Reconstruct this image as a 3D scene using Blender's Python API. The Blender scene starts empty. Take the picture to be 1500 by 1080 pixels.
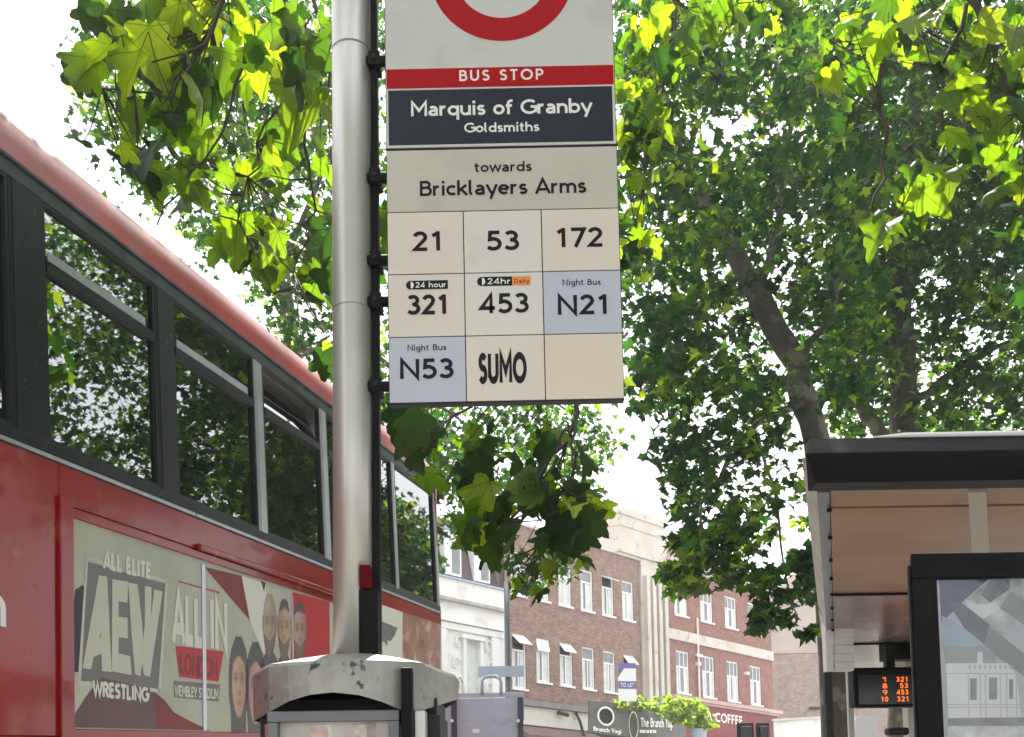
import bpy, bmesh, math, random
import numpy as np
from mathutils import Vector, Matrix
rnd = random.Random(7)
nr = np.random.RandomState(11)
R = math.radians
S = bpy.context.scene
COL = S.collection

# ------------------------------------------------------------------ camera, world, sun, exposure
TH, RO = R(4.4), R(0.9)
EYE = Vector((0, 0, 1.6))
FW = Vector((0, math.cos(TH), math.sin(TH)))
r0 = Vector((1, 0, 0)); u0 = r0.cross(FW)
RT = r0 * math.cos(RO) - u0 * math.sin(RO)
UPV = u0 * math.cos(RO) + r0 * math.sin(RO)
cd = bpy.data.cameras.new('camera'); cam = bpy.data.objects.new('camera', cd); COL.objects.link(cam)
cam.matrix_world = Matrix(((RT.x, UPV.x, -FW.x, EYE.x), (RT.y, UPV.y, -FW.y, EYE.y), (RT.z, UPV.z, -FW.z, EYE.z), (0, 0, 0, 1)))
cd.lens = 36; cd.sensor_width = 36; cd.shift_y = 0.33; cd.clip_start = 0.05; cd.clip_end = 3000
S.camera = cam

SUN_AZ, SUN_EL = R(1), R(54)
w = bpy.data.worlds.new('World'); S.world = w; w.use_nodes = True
nt = w.node_tree; nt.nodes.clear()
out = nt.nodes.new('ShaderNodeOutputWorld'); bg = nt.nodes.new('ShaderNodeBackground')
sky = nt.nodes.new('ShaderNodeTexSky'); sky.sky_type = 'NISHITA'; sky.sun_disc = False
sky.sun_elevation = SUN_EL; sky.sun_rotation = SUN_AZ; sky.air_density = 1.0; sky.dust_density = 4.0; sky.ozone_density = 1.0
tc = nt.nodes.new('ShaderNodeTexCoord'); nz = nt.nodes.new('ShaderNodeTexNoise'); nz.inputs['Scale'].default_value = 2.2; nz.inputs['Detail'].default_value = 6
rp = nt.nodes.new('ShaderNodeValToRGB'); rp.color_ramp.elements[0].position = .30; rp.color_ramp.elements[1].position = .62
rp.color_ramp.elements[0].color = (.55, .55, .55, 1); rp.color_ramp.elements[1].color = (.95, .95, .95, 1)
mx = nt.nodes.new('ShaderNodeMixRGB'); mx.inputs[2].default_value = (7.2, 7.3, 7.4, 1)      # bright thin cloud
nt.links.new(tc.outputs['Generated'], nz.inputs['Vector']); nt.links.new(nz.outputs['Fac'], rp.inputs[0])
nt.links.new(rp.outputs[0], mx.inputs[0]); nt.links.new(sky.outputs[0], mx.inputs[1]); nt.links.new(mx.outputs[0], bg.inputs[0])
nt.links.new(bg.outputs[0], out.inputs[0]); bg.inputs[1].default_value = 0.12
sd = bpy.data.lights.new('sun', 'SUN'); sd.energy = 5.0; sd.angle = R(.6); sd.color = (1, .95, .86)
sun = bpy.data.objects.new('sun', sd); COL.objects.link(sun)
sv = Vector((math.sin(SUN_AZ) * math.cos(SUN_EL), math.cos(SUN_AZ) * math.cos(SUN_EL), math.sin(SUN_EL)))
sun.rotation_euler = sv.to_track_quat('Z', 'Y').to_euler(); sun.location = sv * 60
S.view_settings.view_transform = 'Standard'; S.view_settings.look = 'None'; S.view_settings.gamma = 1
S.view_settings.exposure = 1.38
S.render.engine = 'CYCLES'; S.cycles.max_bounces = 8; S.cycles.transparent_max_bounces = 12; S.cycles.sample_clamp_indirect = 6

# ------------------------------------------------------------------ helpers
def ray(px, py): return FW + RT * ((px - 750) / 1500) - UPV * ((py - 1035) / 1500)
def at(px, py, Y):                      # the point at depth Y (metres along the street) seen in that direction
    d = ray(px, py); return EYE + d * (Y / d.y)
def mixc(a, b, f): return tuple(a[i] * (1 - f) + b[i] * f for i in range(3))
MATS = {}
def M(name, col, rough=.6, metal=0, var=.12, scale=6, bump=0, bscale=None, coat=0, spots=None, spot_scale=20, spec=.5, spot_lo=.62):
    if name in MATS: return MATS[name]
    m = bpy.data.materials.new(name); m.use_nodes = True; t = m.node_tree; b = t.nodes['Principled BSDF']
    b.inputs['Roughness'].default_value = rough; b.inputs['Metallic'].default_value = metal
    b.inputs['Specular IOR Level'].default_value = spec
    if coat: b.inputs['Coat Weight'].default_value = coat; b.inputs['Coat Roughness'].default_value = .06
    tcn = t.nodes.new('ShaderNodeTexCoord'); n = t.nodes.new('ShaderNodeTexNoise')
    n.inputs['Scale'].default_value = scale; n.inputs['Detail'].default_value = 5; n.inputs['Roughness'].default_value = .6
    t.links.new(tcn.outputs['Object'], n.inputs['Vector'])
    cr = t.nodes.new('ShaderNodeValToRGB'); cr.color_ramp.elements[0].position = .3; cr.color_ramp.elements[1].position = .7
    cr.color_ramp.elements[0].color = (*[max(0, c * (1 - var)) for c in col], 1)
    cr.color_ramp.elements[1].color = (*[min(1, c * (1 + var)) for c in col], 1)
    t.links.new(n.outputs['Fac'], cr.inputs[0]); last = cr.outputs[0]
    if spots:
        n2 = t.nodes.new('ShaderNodeTexNoise'); n2.inputs['Scale'].default_value = spot_scale; n2.inputs['Detail'].default_value = 4
        t.links.new(tcn.outputs['Object'], n2.inputs['Vector'])
        c2 = t.nodes.new('ShaderNodeValToRGB'); c2.color_ramp.elements[0].position = spot_lo; c2.color_ramp.elements[1].position = spot_lo + .06
        t.links.new(n2.outputs['Fac'], c2.inputs[0])
        mm = t.nodes.new('ShaderNodeMixRGB'); mm.inputs[2].default_value = (*spots, 1)
        t.links.new(c2.outputs[0], mm.inputs[0]); t.links.new(last, mm.inputs[1]); last = mm.outputs[0]
    t.links.new(last, b.inputs['Base Color'])
    rr = t.nodes.new('ShaderNodeMapRange'); rr.inputs['To Min'].default_value = max(0, rough - .08); rr.inputs['To Max'].default_value = min(1, rough + .1)
    t.links.new(n.outputs['Fac'], rr.inputs['Value']); t.links.new(rr.outputs[0], b.inputs['Roughness'])
    if bump:
        n3 = t.nodes.new('ShaderNodeTexNoise'); n3.inputs['Scale'].default_value = bscale or scale * 8; n3.inputs['Detail'].default_value = 6
        t.links.new(tcn.outputs['Object'], n3.inputs['Vector'])
        bp = t.nodes.new('ShaderNodeBump'); bp.inputs['Strength'].default_value = bump; bp.inputs['Distance'].default_value = .01
        t.links.new(n3.outputs['Fac'], bp.inputs['Height']); t.links.new(bp.outputs[0], b.inputs['Normal'])
    MATS[name] = m; return m
def Mbrick(name, c1, c2, mortar, bw=.225, bh=.075, patch=None):
    m = bpy.data.materials.new(name); m.use_nodes = True; t = m.node_tree; b = t.nodes['Principled BSDF']; b.inputs['Roughness'].default_value = .85
    uv = t.nodes.new('ShaderNodeUVMap'); br = t.nodes.new('ShaderNodeTexBrick')
    br.inputs['Color1'].default_value = (*c1, 1); br.inputs['Color2'].default_value = (*c2, 1); br.inputs['Mortar'].default_value = (*mortar, 1)
    br.inputs['Scale'].default_value = 1; br.inputs['Mortar Size'].default_value = .007; br.inputs['Brick Width'].default_value = bw; br.inputs['Row Height'].default_value = bh
    br.inputs['Bias'].default_value = -.1
    t.links.new(uv.outputs[0], br.inputs['Vector'])
    n = t.nodes.new('ShaderNodeTexNoise'); n.inputs['Scale'].default_value = 2.6; n.inputs['Detail'].default_value = 7; n.inputs['Roughness'].default_value = .7
    t.links.new(uv.outputs[0], n.inputs['Vector'])
    cr = t.nodes.new('ShaderNodeValToRGB'); cr.color_ramp.elements[0].position = .3; cr.color_ramp.elements[1].position = .72
    cr.color_ramp.elements[0].color = (.62, .6, .6, 1); cr.color_ramp.elements[1].color = (1.25, 1.2, 1.15, 1)
    t.links.new(n.outputs['Fac'], cr.inputs[0])
    mm = t.nodes.new('ShaderNodeMixRGB'); mm.blend_type = 'MULTIPLY'; mm.inputs[0].default_value = 1
    t.links.new(br.outputs[0], mm.inputs[1]); t.links.new(cr.outputs[0], mm.inputs[2]); t.links.new(mm.outputs[0], b.inputs['Base Color'])
    bp = t.nodes.new('ShaderNodeBump'); bp.inputs['Strength'].default_value = .5; bp.inputs['Distance'].default_value = .008; bp.invert = True
    t.links.new(br.outputs['Fac'], bp.inputs['Height']); t.links.new(bp.outputs[0], b.inputs['Normal'])
    MATS[name] = m; return m
def Mglass(name, tint=(.3, .33, .33), ior=1.6, boost=.0, rough=0.0, gl=.9):
    m = bpy.data.materials.new(name); m.use_nodes = True; t = m.node_tree; t.nodes.clear()
    o = t.nodes.new('ShaderNodeOutputMaterial'); f = t.nodes.new('ShaderNodeFresnel'); f.inputs[0].default_value = ior
    ad = t.nodes.new('ShaderNodeMath'); ad.inputs[1].default_value = boost; ad.use_clamp = True
    a = t.nodes.new('ShaderNodeBsdfTransparent'); a.inputs[0].default_value = (*tint, 1)
    g = t.nodes.new('ShaderNodeBsdfGlossy'); g.inputs['Roughness'].default_value = rough; g.inputs['Color'].default_value = (gl, gl, gl, 1); x = t.nodes.new('ShaderNodeMixShader')
    tcn = t.nodes.new('ShaderNodeTexCoord'); n = t.nodes.new('ShaderNodeTexNoise'); n.inputs['Scale'].default_value = 1.3; n.inputs['Detail'].default_value = 1
    bp = t.nodes.new('ShaderNodeBump'); bp.inputs['Strength'].default_value = .06; bp.inputs['Distance'].default_value = .02
    t.links.new(tcn.outputs['Object'], n.inputs['Vector']); t.links.new(n.outputs['Fac'], bp.inputs['Height']); t.links.new(bp.outputs[0], g.inputs['Normal'])
    t.links.new(f.outputs[0], ad.inputs[0]); t.links.new(ad.outputs[0], x.inputs[0]); t.links.new(a.outputs[0], x.inputs[1]); t.links.new(g.outputs[0], x.inputs[2])
    t.links.new(x.outputs[0], o.inputs[0]); MATS[name] = m; return m
def Memit(name, col, st):
    m = bpy.data.materials.new(name); m.use_nodes = True; t = m.node_tree; t.nodes.clear()
    o = t.nodes.new('ShaderNodeOutputMaterial'); e = t.nodes.new('ShaderNodeEmission'); e.inputs[0].default_value = (*col, 1); e.inputs[1].default_value = st
    t.links.new(e.outputs[0], o.inputs[0]); MATS[name] = m; return m

class MB:
    """collects faces, builds one mesh object"""
    def __init__(s, mat4=None): s.v = []; s.f = []; s.uv = []; s.m = mat4; s.mi = []; s.cur = 0
    def poly(s, pts, uv=None):
        b = len(s.v); s.v += [tuple(p) for p in pts]; s.f.append(tuple(range(b, b + len(pts))))
        s.uv += list(uv) if uv else [(0, 0)] * len(pts); s.mi.append(s.cur)
    def box(s, x0, x1, y0, y1, z0, z1, fn=None):
        c = [(x0, y0, z0), (x1, y0, z0), (x1, y1, z0), (x0, y1, z0), (x0, y0, z1), (x1, y0, z1), (x1, y1, z1), (x0, y1, z1)]
        if fn: c = [fn(*p) for p in c]
        s.hexa(c)
    def hexa(s, c):
        for q in ((0, 3, 2, 1), (4, 5, 6, 7), (0, 1, 5, 4), (1, 2, 6, 5), (2, 3, 7, 6), (3, 0, 4, 7)): s.poly([c[i] for i in q])
    def tube(s, pts, rad, n=8, cap=True):
        pts = [Vector(p) for p in pts]; rad = rad if isinstance(rad, (list, tuple)) else [rad] * len(pts)
        rings = []; a = None
        for i, p in enumerate(pts):
            d = (pts[min(i + 1, len(pts) - 1)] - pts[max(i - 1, 0)]).normalized()
            if a is None: a = d.orthogonal().normalized()
            a = (a - d * a.dot(d)).normalized(); b = d.cross(a)
            rings.append([p + (a * math.cos(2 * math.pi * k / n) + b * math.sin(2 * math.pi * k / n)) * rad[i] for k in range(n)])
        base = len(s.v)
        for rg in rings: s.v += [tuple(q) for q in rg]
        for i in range(len(rings) - 1):
            for k in range(n):
                s.f.append((base + i * n + k, base + i * n + (k + 1) % n, base + (i + 1) * n + (k + 1) % n, base + (i + 1) * n + k)); s.uv += [(0, 0)] * 4; s.mi.append(s.cur)
        if cap:
            s.f.append(tuple(base + k for k in reversed(range(n)))); s.uv += [(0, 0)] * n; s.mi.append(s.cur)
            s.f.append(tuple(base + (len(rings) - 1) * n + k for k in range(n))); s.uv += [(0, 0)] * n; s.mi.append(s.cur)
    def prism(s, pts2, y0, y1, fn=lambda a, y, b: (a, y, b)):   # polygon in (a,b) extruded along y
        A = [fn(a, y0, b) for a, b in pts2]; B = [fn(a, y1, b) for a, b in pts2]; n = len(pts2)
        s.poly(A); s.poly(B[::-1])
        for i in range(n): s.poly([A[i], B[i], B[(i + 1) % n], A[(i + 1) % n]])
    def build(s, name, mat, parent=None, smooth=False, bevel=0, weld=False, kind=None, label=None):
        me = bpy.data.meshes.new(name); me.from_pydata([tuple(p) for p in s.v], [], s.f)
        ul = me.uv_layers.new(name='UVMap'); ul.data.foreach_set('uv', [c for p in s.uv for c in p])
        for mt in (mat if isinstance(mat, (list, tuple)) else [mat]): me.materials.append(mt)
        me.polygons.foreach_set('material_index', s.mi)
        bm = bmesh.new(); bm.from_mesh(me)
        if weld or bevel: bmesh.ops.remove_doubles(bm, verts=bm.verts, dist=1e-5)
        bmesh.ops.recalc_face_normals(bm, faces=bm.faces) if (weld or bevel) else None
        bm.to_mesh(me); bm.free()
        if smooth: me.polygons.foreach_set('use_smooth', [True] * len(me.polygons))
        o = bpy.data.objects.new(name, me); COL.objects.link(o)
        if parent is not None: o.parent = parent
        if bevel:
            md = o.modifiers.new('bevel', 'BEVEL'); md.width = bevel; md.segments = 2; md.limit_method = 'ANGLE'
        if kind: o['kind'] = kind
        if label: o['label'] = label
        return o
def thing(name, label, cat, loc=(0, 0, 0), group=None, mat=None):
    o = bpy.data.objects.new(name, None); COL.objects.link(o); o['label'] = label; o['category'] = cat
    if mat is not None: o.matrix_world = mat
    else: o.location = loc
    o.empty_display_size = .2
    if group: o['group'] = group
    return o
def tag(o, label, cat, group=None):
    o['label'] = label; o['category'] = cat
    if group: o['group'] = group
    return o

# ------------------------------------------------------------------ lettering: a monoline alphabet drawn as strokes
def arc(cx, cy, rx, ry, a0, a1, n=12):
    return [(cx + rx * math.cos(R(a0 + (a1 - a0) * i / n)), cy + ry * math.sin(R(a0 + (a1 - a0) * i / n))) for i in range(n + 1)]
h = .08
def G():
    g = {}
    g[' '] = (.34, [])
    g['A'] = (.76, [[(.02, 0), (.38, .96), (.74, 0)], [(.15, .28), (.61, .28)]])
    g['B'] = (.64, [[(h, 0), (h, 1)], [(h, .92), (.33, .92)] + arc(.33, .73, .19, .19, 90, -90) + [(h, .54)], [(h, .54), (.36, .54)] + arc(.36, .31, .22, .23, 90, -90) + [(h, .08)]])
    g['C'] = (.82, [arc(.5, .5, .42, .42, 48, 312, 20)])
    g['D'] = (.78, [[(h, 0), (h, 1)], [(h, .92), (.32, .92)] + arc(.32, .5, .38, .42, 90, -90, 16) + [(h, .08)]])
    g['E'] = (.56, [[(h, 0), (h, 1)], [(h, .92), (.52, .92)], [(h, .52), (.46, .52)], [(h, .08), (.52, .08)]])
    g['F'] = (.54, [[(h, 0), (h, 1)], [(h, .92), (.52, .92)], [(h, .5), (.46, .5)]])
    g['G'] = (.88, [arc(.5, .5, .42, .42, 48, 360, 22) + [(.56, .5)], [(.88, .5), (.88, .05)]][:1] + [[(.84, .5), (.84, .1)]])
    g['H'] = (.74, [[(h, 0), (h, 1)], [(.66, 0), (.66, 1)], [(h, .52), (.66, .52)]])
    g['I'] = (.24, [[(.12, 0), (.12, 1)]])
    g['L'] = (.52, [[(h, 1), (h, .08), (.5, .08)]])
    g['M'] = (.9, [[(h, 0), (h, .96), (.45, .36), (.82, .96), (.82, 0)]])
    g['N'] = (.78, [[(h, 0), (h, .95), (.70, .05), (.70, 1)]])
    g['O'] = (.98, [arc(.49, .5, .42, .42, 0, 360, 28)])
    g['P'] = (.62, [[(h, 0), (h, 1)], [(h, .92), (.33, .92)] + arc(.33, .69, .22, .23, 90, -90) + [(h, .46)]])
    g['R'] = (.66, [[(h, 0), (h, 1)], [(h, .92), (.33, .92)] + arc(.33, .71, .21, .21, 90, -90) + [(h, .5)], [(.33, .5), (.6, 0)]])
    g['S'] = (.6, [arc(.31, .715, .21, .205, 28, 262, 14) + arc(.29, .295, .23, .215, 82, -150, 14)])
    g['T'] = (.64, [[(.32, 0), (.32, .92)], [(.02, .92), (.62, .92)]])
    g['U'] = (.74, [[(h, 1), (h, .36)] + arc(.37, .36, .29, .28, 180, 360, 14) + [(.66, 1)]])
    g['W'] = (1.02, [[(.02, 1), (.28, .06), (.51, .9), (.74, .06), (1.0, 1)]])
    g['Y'] = (.7, [[(.02, 1), (.35, .46), (.68, 1)], [(.35, .46), (.35, 0)]])
    X = .68
    bowl = lambda cx: arc(cx, .34, .24, .26, 0, 360, 22)
    g['a'] = (.56, [[(.46, 0), (.46, .40)] + arc(.27, .40, .19, .20, 0, 140, 9), [(.46, .36), (.3, .36)] + arc(.25, .205, .165, .135, 90, 270, 10) + [(.3, .07)] + [(.46, .16)]])
    g['b'] = (.64, [[(h, 0), (h, 1)], bowl(.32)])
    g['c'] = (.52, [arc(.31, .34, .24, .26, 48, 312, 14)])
    g['d'] = (.64, [[(.56, 0), (.56, 1)], bowl(.32)])
    g['e'] = (.6, [[(.07, .36), (.53, .36)], arc(.31, .34, .24, .26, 5, 315, 18)])
    g['f'] = (.38, [[(.16, 0), (.16, .76)] + arc(.34, .76, .18, .17, 180, 90, 8) + [(.40, .93)], [(.02, .60), (.36, .60)]])
    g['g'] = (.62, [arc(.31, .36, .23, .24, 0, 360, 22), [(.54, .66), (.54, .0)] + arc(.31, -.02, .23, .2, 0, -140, 10)])
    g['h'] = (.6, [[(h, 0), (h, 1)], [(h, .38)] + arc(.30, .38, .22, .22, 180, 0, 12) + [(.52, 0)]])
    g['i'] = (.22, [[(.11, 0), (.11, X)], [(.11, .80), (.11, .98)]])
    g['k'] = (.56, [[(h, 0), (h, 1)], [(.5, .68), (.12, .32)], [(.22, .40), (.54, 0)]])
    g['l'] = (.28, [[(h, 1), (h, .2)] + arc(.2, .2, .12, .13, 180, 270, 6)])
    g['m'] = (.92, [[(h, 0), (h, X)], [(h, .40)] + arc(.265, .40, .185, .20, 180, 0, 10) + [(.45, 0)], [(.45, .40)] + arc(.64, .40, .19, .20, 180, 0, 10) + [(.83, 0)]])
    g['n'] = (.6, [[(h, 0), (h, X)], [(h, .38)] + arc(.30, .38, .22, .22, 180, 0, 12) + [(.52, 0)]])
    g['o'] = (.62, [bowl(.31)])
    g['q'] = (.64, [[(.56, -.3), (.56, X)], bowl(.32)])
    g['r'] = (.40, [[(h, 0), (h, X)], [(h, .36)] + arc(.30, .36, .22, .24, 180, 80, 8)])
    g['s'] = (.46, [arc(.24, .475, .15, .13, 30, 265, 10) + arc(.23, .21, .165, .14, 90, -150, 10)[1:]])
    g['t'] = (.40, [[(.16, .88), (.16, .22)] + arc(.29, .22, .13, .15, 180, 290, 7), [(.02, .60), (.36, .60)]])
    g['u'] = (.6, [[(h, X), (h, .30)] + arc(.30, .30, .22, .23, 180, 360, 12), [(.52, 0), (.52, X)]])
    g['w'] = (.86, [[(.02, X), (.22, .05), (.43, .62), (.64, .05), (.84, X)]])
    g['y'] = (.58, [[(.03, X), (.30, .06)], [(.56, X), (.22, -.28)]])
    g['0'] = (.64, [arc(.32, .5, .24, .42, 0, 360, 24)])
    g['1'] = (.44, [[(.28, 0), (.28, 1)], [(.06, .76), (.28, .92)]])
    g['2'] = (.6, [arc(.28, .70, .21, .22, 165, -35, 12) + [(.08, .08), (.56, .08)]])
    g['3'] = (.58, [arc(.26, .72, .2, .2, 150, -90, 12) + [(.22, .52)], [(.22, .52)] + arc(.26, .30, .24, .22, 90, -150, 14)])
    g['4'] = (.64, [[(.46, 0), (.46, .94), (.06, .26), (.62, .26)]])
    g['5'] = (.58, [[(.5, .92), (.14, .92), (.12, .56), (.26, .60)] + arc(.26, .33, .25, .26, 85, -145, 14)])
    g['7'] = (.58, [[(.04, .92), (.54, .92), (.2, 0)]])
    g['8'] = (.6, [arc(.3, .73, .18, .19, 0, 360, 18), arc(.3, .29, .22, .22, 0, 360, 18)])
    g['9'] = (.62, [arc(.31, .66, .23, .26, 0, 360, 20), [(.54, .62), (.30, 0)]])
    return g
GL = G()
def ribbon(pts, hw):
    n = len(pts); L = []; Rr = []; closed = n > 3 and math.dist(pts[0], pts[-1]) < 1e-6
    for i in range(n):
        if closed: a = pts[i - 1] if i else pts[-2]; b = pts[i + 1] if i < n - 1 else pts[1]
        else: a = pts[max(i - 1, 0)]; b = pts[min(i + 1, n - 1)]
        def nrm(p, q):
            dx, dy = q[0] - p[0], q[1] - p[1]; l = math.hypot(dx, dy) or 1; return (-dy / l, dx / l)
        n1 = nrm(a, pts[i]) if a != pts[i] else nrm(pts[i], b); n2 = nrm(pts[i], b) if b != pts[i] else n1
        mx_, my = n1[0] + n2[0], n1[1] + n2[1]; l = math.hypot(mx_, my) or 1; mx_, my = mx_ / l, my / l
        k = hw / max(.45, mx_ * n1[0] + my * n1[1])
        L.append((pts[i][0] + mx_ * k, pts[i][1] + my * k)); Rr.append((pts[i][0] - mx_ * k, pts[i][1] - my * k))
    return L, Rr
def text_width(txt, track): return sum(GL[c][0] + track for c in txt) - track
def text(mb, txt, x0, x1, y0, hgt, wt=.15, track=.1, place=None, lift=0, squash=False):
    """letters between x0 and x1 on baseline y0 with capital height hgt; place(x,y,lift) -> 3D"""
    W = text_width(txt, track); sx = (x1 - x0) / W; x = 0; k = 0
    for c in txt:
        adv, st = GL[c]
        for s in st:
            if squash:
                P = [(x + p[0], p[1]) for p in s]; L, Rr = ribbon(P, wt * .5)
                L = [(x0 + a * sx, y0 + b * hgt) for a, b in L]; Rr = [(x0 + a * sx, y0 + b * hgt) for a, b in Rr]
            else:
                P = [(x0 + (x + p[0]) * sx, y0 + p[1] * hgt) for p in s]; L, Rr = ribbon(P, wt * hgt * .5)
            k += 1; lf = lift + .00004 * (k % 5)
            for i in range(len(P) - 1):
                mb.poly([place(*L[i], lf), place(*Rr[i], lf), place(*Rr[i + 1], lf), place(*L[i + 1], lf)])
        x += adv + track

# ------------------------------------------------------------------ materials
m_alu = M('brushed_pole_metal', (.54, .53, .505), .38, .6, .08, 3, .03, spots=(.42, .41, .38), spot_scale=9, spot_lo=.66)
m_black = M('black_painted_metal', (.008, .0085, .009), .5, 0, .3, 8, spec=.1)
m_charcoal = M('charcoal_frame', (.030, .032, .035), .5, 0, .15, 10, spec=.15)
m_signwhite = M('enamel_white', (.56, .57, .545), .28, 0, .03, 2, spots=(.51, .52, .49), spot_scale=4, spot_lo=.56)
m_signred = M('enamel_red', (.38, .008, .014), .45, 0, .06, 2, spec=.1)
m_signdark = M('enamel_slate', (.032, .038, .05), .45, 0, .12, 3, spec=.1)
m_towards = M('panel_stone', (.52, .50, .44), .35, 0, .04, 3, spots=(.47, .455, .40), spot_scale=4, spot_lo=.56)
m_tile_w = M('tile_white', (.66, .64, .60), .35, 0, .03, 2, spots=(.60, .59, .55), spot_scale=5, spot_lo=.58)
m_tile_c = M('tile_cream', (.67, .61, .535), .35, 0, .04, 2, spots=(.61, .56, .49), spot_scale=5, spot_lo=.58)
m_tile_c2 = M('tile_beige', (.67, .60, .49), .35, 0, .03, 2)
m_tile_b = M('tile_blue', (.47, .50, .59), .35, 0, .03, 2)
m_ink = M('print_black', (.010, .011, .014), .5, 0, .2, 6, spec=.2)
m_inkw = M('print_white', (.78, .78, .76), .4, 0, .02, 3)
m_orange = M('print_orange', (.72, .27, .08), .4, 0, .05, 4)
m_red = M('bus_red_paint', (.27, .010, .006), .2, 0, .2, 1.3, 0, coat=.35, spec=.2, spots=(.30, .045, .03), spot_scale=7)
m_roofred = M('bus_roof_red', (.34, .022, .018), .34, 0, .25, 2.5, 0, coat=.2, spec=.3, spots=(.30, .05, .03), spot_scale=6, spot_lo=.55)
m_rubber = M('bus_window_surround', (.014, .018, .018), .4, 0, .35, 7, 0, spec=.2, spots=(.06, .065, .06), spot_scale=26, spot_lo=.66)
m_trim = M('bus_grey_trim', (.05, .06, .06), .45, .1, .4, 6, spec=.25)
m_silver = M('bus_silver_trim', (.42, .44, .45), .3, .5, .1, 8)
m_ventbar = M('pale_vent_bar', (.34, .37, .38), .5, 0, .12, 6, spec=.3)
m_inner = M('bus_interior_panel', (.55, .53, .48), .6, 0, .06, 3)
m_rail = M('bus_handrail', (.75, .75, .74), .35, 0, .04, 3)
m_seat = M('bus_seat_fabric', (.05, .06, .12), .9, 0, .4, 30)
m_glass = Mglass('bus_window_glass', (.46, .48, .48), 1.5, .02, rough=.012, gl=.38)
m_bark = M('plane_bark', (.06, .052, .040), .9, 0, .45, 3.5, .6, 14, spots=(.13, .125, .095), spot_scale=3.2, spot_lo=.54)
m_twig = M('twig_bark', (.045, .035, .025), .85, 0, .3, 12)
m_asphalt = M('asphalt', (.05, .05, .052), .9, 0, .25, 3, .5, 120)
m_paving = M('paving_slabs', (.30, .29, .27), .85, 0, .15, 1.5, .3, 60)
m_stone = M('pale_stone', (.58, .53, .48), .8, 0, .12, .8, .3, 12, spots=(.44, .39, .35), spot_scale=2.2, spot_lo=.6)
m_stucco = M('white_stucco', (.78, .77, .75), .75, 0, .06, .6, .5, 10, spots=(.66, .65, .62), spot_scale=1.6, spot_lo=.6)
m_winwhite = M('white_window_paint', (.80, .80, .80), .45, 0, .04, 4)
m_dullgrey = M('galvanised_grey', (.38, .46, .56), .5, 0, .06, 3, spots=(.36, .39, .44), spot_scale=5)
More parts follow.
